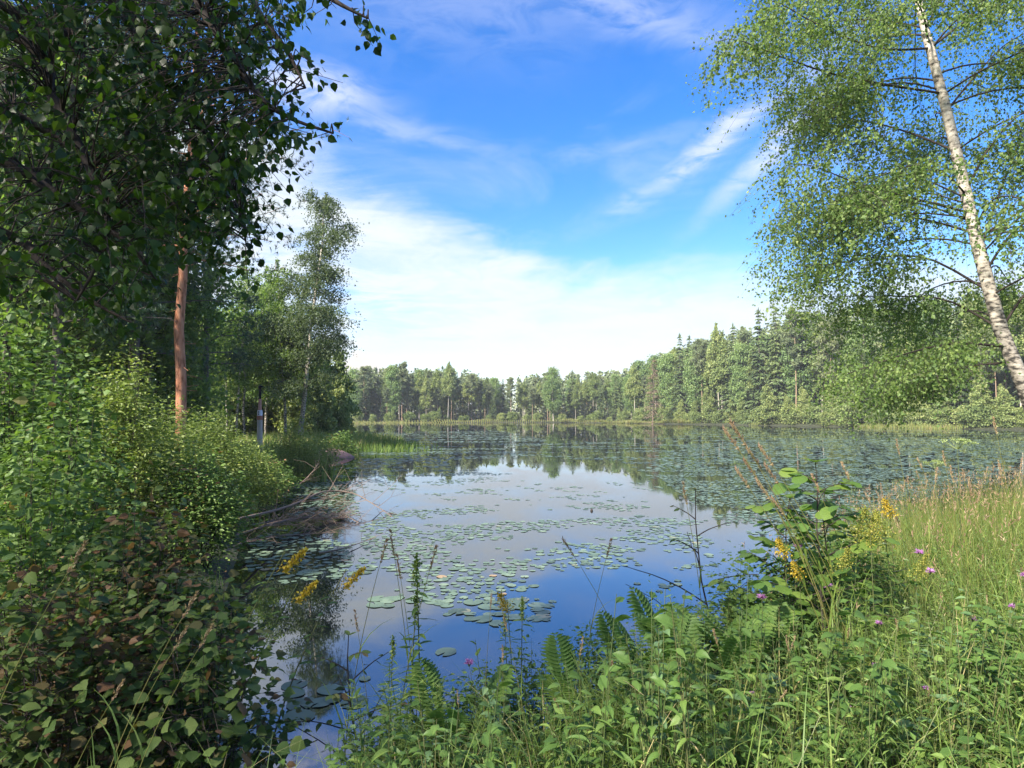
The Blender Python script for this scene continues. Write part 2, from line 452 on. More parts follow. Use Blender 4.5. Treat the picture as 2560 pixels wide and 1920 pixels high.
M['dead_wood'] = bark_mat('dead_wood', [(0, (.07, .05, .038)), (.5, (.17, .125, .098)), (1, (.30, .235, .19))], (14, 14, 14), .9, .2)
M['rock'] = bark_mat('rock', [(0, (.16, .09, .075)), (.5, (.28, .17, .145)), (1, (.38, .26, .22))], (2, 2, 2), .9, .6)


def ground_mat():
    m = bpy.data.materials.new('soil_and_litter')
    nt, N, L = nodes_of(m)
    tc = N('ShaderNodeTexCoord')
    no = N('ShaderNodeTexNoise'); L(tc.outputs['Object'], no.inputs['Vector']); no.inputs['Scale'].default_value = 1.7; no.inputs['Detail'].default_value = 9
    col = ramp(N, L, no.outputs[0], [(.3, (.014, .012, .008)), (.5, (.030, .036, .012)), (.7, (.055, .065, .02))])
    p = N('ShaderNodeBsdfPrincipled'); L(col, p.inputs['Base Color']); p.inputs['Roughness'].default_value = .95
    b = N('ShaderNodeBump'); b.inputs['Strength'].default_value = .8; b.inputs['Distance'].default_value = .1
    L(no.outputs[0], b.inputs['Height']); L(b.outputs[0], p.inputs['Normal'])
    o = N('ShaderNodeOutputMaterial'); L(p.outputs[0], o.inputs[0])
    return m


def water_mat():
    m = bpy.data.materials.new('pond_water')
    nt, N, L = nodes_of(m)
    tc = N('ShaderNodeTexCoord')
    mp = N('ShaderNodeMapping'); L(tc.outputs['Object'], mp.inputs[0]); mp.inputs['Scale'].default_value = (1, .5, 1)
    no = N('ShaderNodeTexNoise'); L(mp.outputs[0], no.inputs['Vector']); no.inputs['Scale'].default_value = 1.1; no.inputs['Detail'].default_value = 3
    b = N('ShaderNodeBump'); b.inputs['Strength'].default_value = .06; b.inputs['Distance'].default_value = .02
    L(no.outputs[0], b.inputs['Height'])
    nf = N('ShaderNodeTexNoise'); L(mp.outputs[0], nf.inputs['Vector']); nf.inputs['Scale'].default_value = .35; nf.inputs['Detail'].default_value = 6
    rr = N('ShaderNodeMapRange'); L(nf.outputs[0], rr.inputs[0]); rr.inputs[1].default_value = .45; rr.inputs[2].default_value = .7; rr.inputs[3].default_value = .012; rr.inputs[4].default_value = .07
    d = N('ShaderNodeBsdfDiffuse'); d.inputs[0].default_value = (.006, .010, .012, 1)
    g = N('ShaderNodeBsdfGlossy'); g.inputs['Roughness'].default_value = .015; g.inputs[0].default_value = (.93, .93, .97, 1)
    L(b.outputs[0], g.inputs['Normal']); L(rr.outputs[0], g.inputs['Roughness'])
    fr = N('ShaderNodeFresnel'); fr.inputs[0].default_value = 3.0; L(b.outputs[0], fr.inputs['Normal'])
    ms = N('ShaderNodeMixShader'); L(fr.outputs[0], ms.inputs[0]); L(d.outputs[0], ms.inputs[1]); L(g.outputs[0], ms.inputs[2])
    o = N('ShaderNodeOutputMaterial'); L(ms.outputs[0], o.inputs[0])
    return m


M['ground'] = ground_mat()
M['water'] = water_mat()


def plain_mat(name, c, rough=.8, var=.35):
    return bark_mat(name, [(0, tuple(v * (1 - var) for v in c)), (1, tuple(min(v * (1 + var), .9) for v in c))], (9, 9, 3), rough, .3)


# ------------------------------------------------------------------ scene objects
def obj(name, me, parent=None, mat=None):
    o = bpy.data.objects.new(name, me)
    COL.objects.link(o)
    if parent is not None:
        o.parent = parent
        if name in TINY: o['kind'] = 'stuff'
    if mat is not None: o.matrix_basis = mat
    return o


def tag(o, label=None, cat=None, group=None, kind=None):
    for k, v in (('label', label), ('category', cat), ('group', group), ('kind', kind)):
        if v: o[k] = v
    return o


def thing(name, label, cat, loc=(0, 0, 0), rotz=0.0, scale=1.0, group=None, rot=None):
    o = bpy.data.objects.new(name, None)
    COL.objects.link(o)
    o.empty_display_size = .2
    o.location = loc
    o.rotation_euler = rot if rot is not None else (0, 0, rotz)
    o.scale = (scale,) * 3 if np.isscalar(scale) else scale
    return tag(o, label, cat, group)


TRACKED = {k: [] for k in ('knapweed', 'fern', 'goldenrod', 'horsetail', 'sapling')}
TINY = {'flower_plume', 'bud_tip', 'twigs', 'branches', 'blades', 'fronds'}


def inst(parts, name, label, cat, loc, rotz=0.0, scale=1.0, group=None, rot=None):
    t = thing(name, label, cat, loc, rotz, scale, group, rot)
    if cat in TRACKED: TRACKED[cat].append((label, t))
    for p in parts:
        o = obj(p[0], p[1], t, p[2] if len(p) > 2 else None)
    return t


def frame_mat(P, D, N, L, W):
    D = unit(np.asarray(D, float)); S = unit(np.cross(N, D)); Nn = np.cross(D, S)
    m = Matrix.Identity(4)
    for i in range(3):
        m[i][0], m[i][1], m[i][2], m[i][3] = D[i] * L, S[i] * W, Nn[i] * L, P[i]
    return m


# ------------------------------------------------------------------ the pond and the land
POND = np.array([(-3.0, 5.6), (-2.9, 4.3), (-2.2, 3.5), (-1.3, 3.5), (-.7, 4.3), (.4, 4.9), (1.4, 5.4), (2.5, 6.2), (3.3, 8.2), (5, 10.6), (8, 13.2), (12, 15.5),
                 (18, 18), (30, 26), (60, 44), (100, 72), (104, 96), (88, 106), (75, 124), (62, 149), (46, 174), (30, 203), (0, 214), (-40, 203),
                 (-76, 184), (-84, 150), (-55, 105), (-26, 72), (-14, 61), (-10.2, 57), (-9.6, 54), (-11.0, 48), (-12.6, 42), (-12.0, 37), (-10.4, 30),
                 (-8.8, 23), (-7.2, 18), (-5.9, 14), (-4.6, 10.5), (-3.6, 7.6)], float)


def sdist(x, y):
    p = np.stack([np.asarray(x, float), np.asarray(y, float)], -1)
    d = segdist(p, POND)
    return np.where(inpoly(p, POND), -d, d)


def gz(x, y):
    x = np.asarray(x, float); y = np.asarray(y, float)
    d = sdist(x, y)
    near = np.exp(-(np.hypot(x, y) / 30) ** 2)
    amp = .45 + .55 * near
    land = amp * (1 - np.exp(-np.maximum(d, 0) / 1.7)) + .05 * cnoise(x, y, 3.0) * np.clip(d, 0, 1)
    hill = .16 * np.clip(d - 4, 0, 45) * np.clip((x - 20) / 30, 0, 1)
    return np.where(d > 0, land + hill + .012 * np.clip(d - 8, 0, 200) * (x < 20), -.5 * np.clip(-d / 1.2, 0, 1.6))


def build_land():
    t = np.linspace(-5.9, 5.9, 250)
    xs = 4.5 * np.sinh(t)
    ys = 4.5 * np.sinh(t) + 7
    X, Y = np.meshgrid(xs, ys)
    Z = gz(X, Y)
    n = len(t)
    V = np.stack([X, Y, Z], -1).reshape(-1, 3)
    i = np.arange(n * n).reshape(n, n)
    f = np.stack([i[:-1, :-1], i[:-1, 1:], i[1:, 1:], i[1:, :-1]], -1).reshape(-1, 4)
    mb = MB(); mb.add(V, f)
    o = obj('ground', mb.mesh('ground', M['ground'], True)); o['kind'] = 'structure'
    mb = MB()
    mb.add([(-120, 0, 0), (140, 0, 0), (140, 240, 0), (-120, 240, 0)], [[0, 1, 2, 3]])
    o = obj('pond_water', mb.mesh('pond_water', M['water'])); o['kind'] = 'structure'


build_land()


# ------------------------------------------------------------------ trees
def limb_path(p0, az, ln, rise, droop, m=7):
    s = np.linspace(0, 1, m)
    x = np.stack([np.cos(az) * s, np.sin(az) * s, rise * s - droop * s * s], 1) * ln
    x[:, :2] += np.cumsum(rng.normal(0, .03 * ln, (m, 2)), 0) * s[:, None]
    return p0 + x


def trunk_path(H, lean, wob, m=10):
    s = np.linspace(0, 1, m)
    p = np.stack([lean[0] * s, lean[1] * s, H * s], 1)
    p[1:, :2] += np.cumsum(rng.normal(0, wob, (m - 1, 2)), 0)
    return p


def interp(path, t):
    t = np.asarray(t) * (len(path) - 1)
    i = np.minimum(t.astype(int), len(path) - 2)
    u = (t - i)[..., None]
    return path[i] * (1 - u) + path[i + 1] * u


def hang_leaves(crown, wood, paths, n, leaf, strand, jit, tpl=T_RH, s0=.2, keep=None, mat=0, twig_r=.004, per=9, wide=.85, lw=.72):
    """pendulous strands of leaves on the limbs"""
    ln = np.array([np.linalg.norm(p[-1] - p[0]) for p in paths])
    ns = max(1, n // per)
    which = rng.choice(len(paths), ns, p=ln / ln.sum())
    s = s0 + (1 - s0) * rng.random(ns) ** .8
    pa = np.stack(paths)
    t = s * (pa.shape[1] - 1); i = np.minimum(t.astype(int), pa.shape[1] - 2); u = (t - i)[:, None]
    A = pa[which, i] * (1 - u) + pa[which, i + 1] * u
    d = pa[which, -1] - pa[which, 0]
    side = np.stack([-d[:, 1], d[:, 0], np.zeros(ns)], 1)
    A = A + unit(side) * (rng.normal(0, .21, ns) * ln[which])[:, None] * (.35 + s[:, None])
    A[:, 2] += rng.normal(0, .03, ns) * ln[which]
    if keep is not None:
        ok = keep(A); A, d = A[ok], d[ok]; ns = len(A)
    L = strand * rng.uniform(.3, 1.15, ns)
    D = np.stack([rng.normal(0, .28, ns), rng.normal(0, .28, ns), -np.ones(ns) * rng.uniform(.3, 1, ns)], 1)
    D = unit(D + unit(d) * .25)
    B = A + D * L[:, None]
    if wood is not None: twigs(wood, A, B, twig_r, twig_r * .6)
    f = rng.random((ns, per))
    P = A[:, None] + D[:, None] * (L[:, None] * f)[..., None] + rng.normal(0, jit, (ns, per, 3))
    P = P.reshape(-1, 3)
    m = len(P)
    tint = np.clip(np.repeat(rng.normal(.45, .2, ns), per) + rng.normal(0, .12, m), 0, 1)
    LD = rdir(m, -.9)
    sz = leaf * rng.uniform(.7, 1.25, m)
    leaves(crown, P, LD, rdir(m, .5), sz, sz * lw, tpl, mat, tint)


def birch_parts(key, H, r0, cs, Rr, nl, leaf, strand, nlimb=34, lean=(0, 0), bark='birch_bark', lm='birch_leaf', jit=.08, narrow=.6, rise=.55, droop=.75, sides=7, top=.96, wob=.06, rag=(.7, 1.2), prof_t=None):
    tp = trunk_path(H, lean, wob, 12)
    tr = MB(); tube(tr, tp, r0 * (1 - np.linspace(0, 1, 12) ** 1.3 * .93) + .004, sides, wob=.06)
    wood, crown = MB(), MB()
    paths = []
    for k in range(nlimb):
        q = (k + rng.random()) / nlimb
        t = cs + (top - cs) * q
        prof = (.45 + .55 * math.sin(math.pi * min(1, q ** .75 + .02))) * (1 - narrow * q)
        if prof_t: prof = np.interp(q, *prof_t)
        ln = Rr * prof * rng.uniform(*rag)
        p = limb_path(interp(tp, t), k * 2.4 + rng.normal(0, .4), ln, rise * rng.uniform(.6, 1.4), droop * rng.uniform(.6, 1.3))
        paths.append(p)
        tube(wood, p, np.linspace(max(r0 * .22 * (1 - q * .6), .006), .004, len(p)), 4)
    hang_leaves(crown, None, paths, nl, leaf, strand, jit)
    q = rng.random(min(nl // 25, 160)) ** 2
    P = interp(tp, 1 - q * .25) + rng.normal(0, max(Rr * .10, .2), (len(q), 3)) * (q[:, None] + .25)
    leaves(crown, P, rdir(len(q), -.6), rdir(len(q), .5), leaf, leaf * .7, T_RH, 0, np.clip(rng.normal(.5, .2, len(q)), 0, 1))
    return [('trunk', tr.mesh(key + '_trunk', M[bark], True)), ('branches', wood.mesh(key + '_branches', M['dark_bark'], True)), ('crown', crown.mesh(key + '_crown', M[lm]))]


def pine_parts(key, H, r0, cs, Rr, nt, tuft, nb=7, bark='pine_bark', lm='pine_needle', nlimb=26, lean=(0, 0), blade=.028, stubs=0):
    tp = trunk_path(H, lean, .05, 12)
    tr, wood, crown = MB(), MB(), MB()
    tube(tr, tp, r0 * (1 - np.linspace(0, 1, 12) ** 1.5 * .88), 9, wob=.05)
    paths = []
    for k in range(nlimb):
        q = (k + rng.random()) / nlimb
        t = cs + (.98 - cs) * q
        ln = Rr * (.55 + .45 * math.sin(math.pi * min(1, q * .9 + .1))) * (1 - .6 * q * q) * rng.uniform(.7, 1.2)
        p = limb_path(interp(tp, t), k * 2.4 + rng.normal(0, .4), ln, .15 + .5 * q, .15 - .3 * q)
        paths.append(p); tube(wood, p, np.linspace(max(r0 * .25 * (1 - .6 * q), .012), .008, len(p)), 5)
    for k in range(stubs):
        t = rng.uniform(.12, cs); p0 = interp(tp, t); a = rng.uniform(0, 6.28)
        d = np.array([math.cos(a), math.sin(a), rng.uniform(-.4, .3)])
        twigs(wood, [p0], [p0 + d * (r0 + rng.uniform(.08, .5))], .018, .008)
    npad = max(8, nt // 14)
    which = rng.integers(0, nlimb, npad)
    pa = np.stack(paths)
    s = rng.uniform(.35, 1.0, npad)
    t = s * 6; i = np.minimum(t.astype(int), 5); u = (t - i)[:, None]
    C = pa[which, i] * (1 - u) + pa[which, i + 1] * u
    C += rng.normal(0, 1, (npad, 3)) * Rr * np.array([.16, .16, .05])
    per = nt // npad
    P = (C[:, None] + rng.normal(0, 1, (npad, per, 3)) * Rr * np.array([.085, .085, .045])).reshape(-1, 3)
    twigs(wood, np.repeat(C, 2, 0), P.reshape(npad, per, 3)[:, :2].reshape(-1, 3), .008, .004)
    m = len(P)
    tint = np.clip(np.repeat(rng.normal(.45, .2, npad), per) + rng.normal(0, .1, m), 0, 1)
    ax = rdir(m, .8)
    for b in range(nb):
        leaves(crown, P, unit(ax + rng.normal(0, .65, (m, 3))), rdir(m), tuft * rng.uniform(.7, 1.2, m), blade, T_NE, 0, tint)
    return [('trunk', tr.mesh(key + '_trunk', M[bark], True)), ('branches', wood.mesh(key + '_branches', M['pine_bark' if bark == 'pine_bark' else bark], True)), ('crown', crown.mesh(key + '_crown', M[lm]))]


def spruce_parts(key, H, r0, Rr, card=.5, per=10, low=.04, lm='spruce_needle', bark='grey_bark', nlev=26, dens=1.0, power=.85):
    tp = trunk_path(H, (0, 0), .02, 8)
    tr, crown = MB(), MB()
    tube(tr, tp, r0 * (1 - np.linspace(0, 1, 8) * .96), 6)
    A, D, T = [], [], []
    for l in range(nlev):
        q = (l + rng.uniform(-.2, .2)) / nlev
        z = H * (low + (1 - low) * q)
        ln = Rr * max(1 - q, .03) ** power * rng.uniform(.85, 1.1)
        nb = max(4, int(9 * dens * (1 - .5 * q)))
        for b in range(nb):
            a = rng.uniform(0, 6.28); l2 = ln * rng.uniform(.6, 1.12)
            pr = max(3, int(per * (l2 / Rr) + 2))
            s = np.linspace(.12, 1, pr)
            x = np.stack([np.cos(a) * s * l2, np.sin(a) * s * l2, z + l2 * (.10 * s - .42 * s ** 1.6 + .12 * s ** 4)], 1)
            A.append(x); D.append(np.tile([math.cos(a), math.sin(a), -.25], (pr, 1))); T.append(np.full(pr, np.clip(rng.normal(.45, .2), 0, 1)))
    A, D, T = np.concatenate(A), np.concatenate(D), np.concatenate(T)
    A = np.repeat(A, 2, 0); D = np.repeat(D, 2, 0); T = np.repeat(T, 2)
    m = len(A)
    DD = unit(D + np.stack([-D[:, 1], D[:, 0], np.zeros(m)], 1) * rng.normal(0, .9, m)[:, None] + np.array([0, 0, -.35]))
    leaves(crown, A, DD, rdir(m, 1.2), card * rng.uniform(.6, 1.3, m) * (.5 + .5 * np.linalg.norm(A[:, :2], axis=1) / Rr + .2), card * .30, T_RH, 0, np.clip(T + rng.normal(0, .1, m), 0, 1))
    k = 14
    leaves(crown, np.tile([0, 0, H * .965], (k, 1)) + np.array([0, 0, 1.]) * rng.uniform(-.02, .02, k)[:, None] * H, rdir(k, 2.5), rdir(k), card * .9, card * .22, T_RH, 0, .4)
    return [('trunk', tr.mesh(key + '_trunk', M[bark], True)), ('crown', crown.mesh(key + '_crown', M[lm]))]


def broad_parts(key, H, r0, cs, Rr, nc, per, leaf, lm='aspen_leaf', bark='grey_bark', up=.5, shape=1.0):
    tp = trunk_path(H * .92, (0, 0), .08, 9)
    tr, wood, crown = MB(), MB(), MB()
    tube(tr, tp, r0 * (1 - np.linspace(0, 1, 9) * .9), 6)
    q = rng.random(nc)
    rad = np.sqrt(np.maximum(np.sin(math.pi * np.clip(q * .92 + .06, 0, 1)), .05)) ** shape
    a = rng.uniform(0, 6.28, nc); rr = Rr * rad * np.sqrt(rng.uniform(.12, 1, nc))
    z = H * (cs + (1 - cs) * q)
    C = np.stack([np.cos(a) * rr, np.sin(a) * rr, z], 1) + interp(tp, np.clip(z / H, 0, 1)) * [1, 1, 0]
    base = interp(tp, np.clip((z - rr * .6) / H, .08, .98))
    twigs(wood, base, C, r0 * .16, .01)
    cr = Rr * .17
    P = (C[:, None] + rng.normal(0, cr, (nc, per, 3)) * [1, 1, .7]).reshape(-1, 3)
    m = len(P)
    tint = np.clip(np.repeat(rng.normal(.45, .18, nc), per) + rng.normal(0, .12, m), 0, 1)
    sz = leaf * rng.uniform(.7, 1.3, m)
    leaves(crown, P, rdir(m, -.2), rdir(m, up), sz, sz * .8, T_RH, 0, tint)
    return [('trunk', tr.mesh(key + '_trunk', M[bark], True)), ('branches', wood.mesh(key + '_branches', M['dark_bark'], True)), ('crown', crown.mesh(key + '_crown', M[lm]))]


# --- far prototypes
FAR = {
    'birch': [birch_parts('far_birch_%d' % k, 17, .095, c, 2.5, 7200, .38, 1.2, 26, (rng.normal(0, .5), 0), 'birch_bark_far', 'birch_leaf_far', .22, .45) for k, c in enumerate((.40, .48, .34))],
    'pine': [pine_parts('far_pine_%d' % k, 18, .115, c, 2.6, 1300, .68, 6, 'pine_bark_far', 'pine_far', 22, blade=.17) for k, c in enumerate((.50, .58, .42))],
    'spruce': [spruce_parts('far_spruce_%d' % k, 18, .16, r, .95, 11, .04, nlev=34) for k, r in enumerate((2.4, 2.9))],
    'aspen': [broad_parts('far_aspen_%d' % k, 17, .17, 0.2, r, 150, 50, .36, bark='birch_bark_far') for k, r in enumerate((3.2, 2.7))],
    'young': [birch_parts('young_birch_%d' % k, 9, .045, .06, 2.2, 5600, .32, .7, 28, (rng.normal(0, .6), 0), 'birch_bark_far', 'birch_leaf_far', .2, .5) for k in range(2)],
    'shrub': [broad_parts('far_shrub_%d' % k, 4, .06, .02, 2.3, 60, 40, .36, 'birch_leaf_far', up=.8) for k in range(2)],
}
KINDS = {
    'birch': ('birch_tree', 'pale-trunked olive birch', 'birch'),
    'pine': ('pine_tree', 'bare-trunked high-crowned pine', 'pine'),
    'spruce': ('spruce_tree', 'dark conical spruce', 'spruce'),
    'aspen': ('aspen_tree', 'rounded bluish-green aspen', 'aspen'),
    'young': ('young_birch', 'low leafy young birch', 'birch'),
    'shrub': ('willow_shrub', 'low rounded green shrub', 'shrub'),
}


def shore_part(xd):
    for lim, s in ((1000, 'on the far shore behind the long yellow reed bed'), (1200, 'on the far shore near the end of the reed bed'), (1420, 'on the far shore beside the dead brown spruce'),
                   (1660, 'on the rising shore left of the leaning birch'), (1900, 'on the shore behind the hanging birch sprays'), (9999, 'on the shore behind the leaning birch trunk')):
        if xd < lim: return s


def far_tree(kind, x, y, h, v=None, label=None):
    ps = FAR[kind]; p = ps[v % len(ps)] if v is not None else ps[rng.integers(len(ps))]
    H0 = {'birch': 17, 'pine': 18, 'spruce': 18, 'aspen': 17, 'young': 9, 'shrub': 4}[kind]
    nm, lab, cat = KINDS[kind]
    xd = proj(np.array([x, y, 2.]))[0]
    sp = shore_part(xd)
    s = h / H0
    w = s * rng.uniform(.9, 1.15) * (.8 if label else 1)
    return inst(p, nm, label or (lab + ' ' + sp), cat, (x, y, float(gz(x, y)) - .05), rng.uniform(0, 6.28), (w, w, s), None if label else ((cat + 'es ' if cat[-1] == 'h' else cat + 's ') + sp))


SHORE = smooth_path([(-84, 178), (-58, 194), (-25, 209), (0, 215), (24, 207), (38, 190), (48, 172), (62, 150), (75, 125), (88, 107), (104, 98), (122, 100)], 400)
_seg = np.concatenate([[0], np.cumsum(np.linalg.norm(np.diff(SHORE, axis=0), axis=1))])


def shore_at(u, off):
    s = u * _seg[-1]
    i = min(np.searchsorted(_seg, s), len(SHORE) - 2)
    p = SHORE[i]; d = unit(SHORE[i + 1] - SHORE[max(i - 1, 0)])
    n = np.array([-d[1], d[0]])
    if n @ (p - np.array([0, 90])) < 0: n = -n
    return p + n * off


def skyline(xd):
    return np.interp(xd, [700, 740, 800, 1000, 1080, 1200, 1330, 1400, 1450, 1550, 1650, 1750, 1900, 2212], [805, 800, 788, 795, 815, 800, 798, 772, 748, 718, 695, 670, 645, 625])


def plant_far():
    # tall trees: share of kinds along the shore, height profile
    prof_u = [0, .12, .24, .34, .42, .50, .58, .66, .76, .88, 1]
    prof_h = [19, 19.5, 18.5, 15.5, 15.5, 17, 18, 20, 20, 19, 19]
    spots = []
    for row, (n, o0, o1) in enumerate(((58, 5, 9), (62, 10, 17), (66, 18, 28), (36, 8, 24))):
        for k in range(n):
            u = np.clip((k + rng.uniform(.1, .9)) / n, 0, 1) * (.52 if row == 3 else 1)
            spots.append((u, rng.uniform(o0, o1), row))
    for u, off, row in spots:
        p = shore_at(u, off)
        xd = proj(np.array([p[0], p[1], 2.]))[0]
        h = (at(xd, skyline(xd), p[1])[2] - float(gz(p[0], p[1]))) * rng.uniform(.76, 1.0)
        if u < .42: w = [.36, .38, .16, .10]
        elif u < .6: w = [.30, .16, .28, .26]
        else: w = [.38, .12, .34, .16]
        kind = ['birch', 'pine', 'spruce', 'aspen'][rng.choice(4, p=w)]
        if kind == 'spruce': h *= rng.uniform(.85, 1.2)
        if row == 0 and rng.random() < .3: h *= .75
        far_tree(kind, p[0], p[1], h)
    # young growth and shrubs along the water
    for k in range(46):
        u = (k + rng.random()) / 46
        p = shore_at(u, rng.uniform(2.2, 4.5))
        if u > .46 or rng.random() < .18: far_tree('young', p[0], p[1], rng.uniform(6, 10) if u > .5 else rng.uniform(4, 6))
    for k in range(64):
        u = (k + rng.random()) / 64
        p = shore_at(u, rng.uniform(1.6, 5))
        far_tree('shrub', p[0], p[1], rng.uniform(1.6, 3.2) if u < .5 else rng.uniform(2.2, 4.2))
    # trees one can pick out in the photograph
    def special(kind, xd, topd, Y, lab, v=0):
        while sdist(at(xd, 900, Y)[0], Y) < 4.5: Y += 2
        q = at(xd, topd, Y)
        far_tree(kind, q[0], Y, q[2] - float(gz(q[0], Y)), v, lab)
    special('spruce', 1638, 668, 158, 'tallest dark spruce rising above the right shore treeline', 0)
    special('spruce', 1676, 664, 156, 'slim dark spruce spire just right of the tallest spruce', 0)
    special('spruce', 1468, 722, 176, 'spruce spire at the left end of the tall wood', 0)
    special('spruce', 1583, 700, 160, 'dark spruce tip between the birch and the tallest spruce', 1)
    special('birch', 1550, 698, 150, 'tall birch with long bare white trunk above the right shore', 0)
    special('pine', 1515, 735, 162, 'dark pine leaning out left of the tall white birch', 1)
    special('pine', 1715, 668, 140, 'tall pine with reddish trunk next to the slim spruce spire', 0)
    special('pine', 1790, 690, 128, 'pine with orange upper trunk seen through hanging birch sprays', 2)
    special('aspen', 1195, 797, 206, 'broad rounded bluish aspen midway along the far shore', 0)
    special('aspen', 1598, 745, 146, 'bluish round aspen below the dark spruce tips', 1)
    special('birch', 968, 782, 203, 'slim birch poking above the far pines', 1)
    special('pine', 870, 782, 200, 'flat-topped pine above the reed bed on the far shore', 0)
    special('young', 1790, 838, 122, 'bright green young birch at the water edge by paired white stems', 0)


plant_far()
ORD = 'first second third fourth fifth sixth seventh eighth ninth tenth eleventh twelfth thirteenth fourteenth fifteenth sixteenth seventeenth eighteenth nineteenth twentieth twenty-first twenty-second twenty-third twenty-fourth twenty-fifth twenty-sixth twenty-seventh twenty-eighth twenty-ninth thirtieth'.split()
ORD += [a + '-' + b for a in ('thirty', 'forty') for b in ORD[:9]]


def number_shore_trees(mark=' on the '):
    groups = {}
    for o in COL.objects:
        if o.parent is None and 'group' in o.keys() and o.type == 'EMPTY' and mark in o['label']: groups.setdefault(o['label'], []).append(o)
    for lab, os_ in groups.items():
        os_.sort(key=lambda o: proj(np.array(o.location))[0])
        if len(os_) < 2: continue
        for i, o in enumerate(os_[:len(ORD)]):
            sp = lab.index(mark)
            o['label'] = (ORD[i] + ' ' + ' '.join(lab[:sp].split()[-(2 if 'young' in lab else 1):]) + ' from the left' + lab[sp:].replace('long yellow ', ''))


number_shore_trees()


def far_mass():
    """the depth of the wood behind the front rows"""
    mb = MB()
    n = 640
    for k in range(n):
        u = rng.random() if k < 400 else rng.random() * .55; p = shore_at(u, rng.uniform(28, 62)); g = float(gz(p[0], p[1]))
        xd = proj(np.array([p[0], p[1], 2.]))[0]
        h = (at(xd, skyline(xd), p[1])[2] - g) * rng.uniform(.75, .97)
        m = 170
        q = rng.random(m) ** .95
        P = np.stack([p[0] + rng.normal(0, 1, m) * 1.6 * (1.15 - q), p[1] + rng.normal(0, 1, m) * 1.6 * (1.15 - q), g + .2 + q * (h - .2)], 1)
        sz = rng.uniform(.9, 1.7, m)
        leaves(mb, P, rdir(m, -.4), rdir(m, .4), sz, sz * .6, T_RH, 0, np.clip(rng.normal(.4, .15, m) + rng.normal(0, .1), 0, 1))
        twigs(mb, [(p[0], p[1], g - .2)], [(p[0], p[1], g + h * .8)], .14, .04, 1)
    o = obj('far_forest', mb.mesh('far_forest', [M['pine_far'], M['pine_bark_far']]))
    tag(o, 'dense wood continuing behind the front trees of the far shore', 'forest', kind='stuff')


far_mass()


def dead_spruce():
    p = onz(1410, 914)
    x, y = p[0] + .6, 176.0
    x = at(1410, 900, y)[0]
    H = at(1410, 775, y)[2]
    tr, br = MB(), MB()
    tp = trunk_path(H, (.3, 0), .03, 8)
    tube(tr, tp, .15 * (1 - np.linspace(0, 1, 8) * .95), 6)
    for k in range(110):
        q = rng.uniform(.03, .98); p0 = interp(tp, q); a = rng.uniform(0, 6.28); l = 3.0 * (1 - q) ** .7 + .25
        p1 = p0 + np.array([math.cos(a) * l, math.sin(a) * l, -.18 * l])
        twigs(br, [p0], [p1], .05, .02)
        s = rng.uniform(.2, 1, 9)
        leaves(br, p0 + (p1 - p0) * s[:, None], rdir(9, -.8) + (p1 - p0) * .2, rdir(9, .5), .5, .12, T_RH, 1, rng.random(9))
    t = thing('dead_spruce', 'dead brown spruce with bare twigs at the far waterline', 'spruce', (x, y, 0))
    obj('trunk', tr.mesh('dead_spruce_trunk', M['dead_wood']), t)
    obj('branches', br.mesh('dead_spruce_branches', [M['dead_wood'], M['dead_needle']]), t)


dead_spruce()


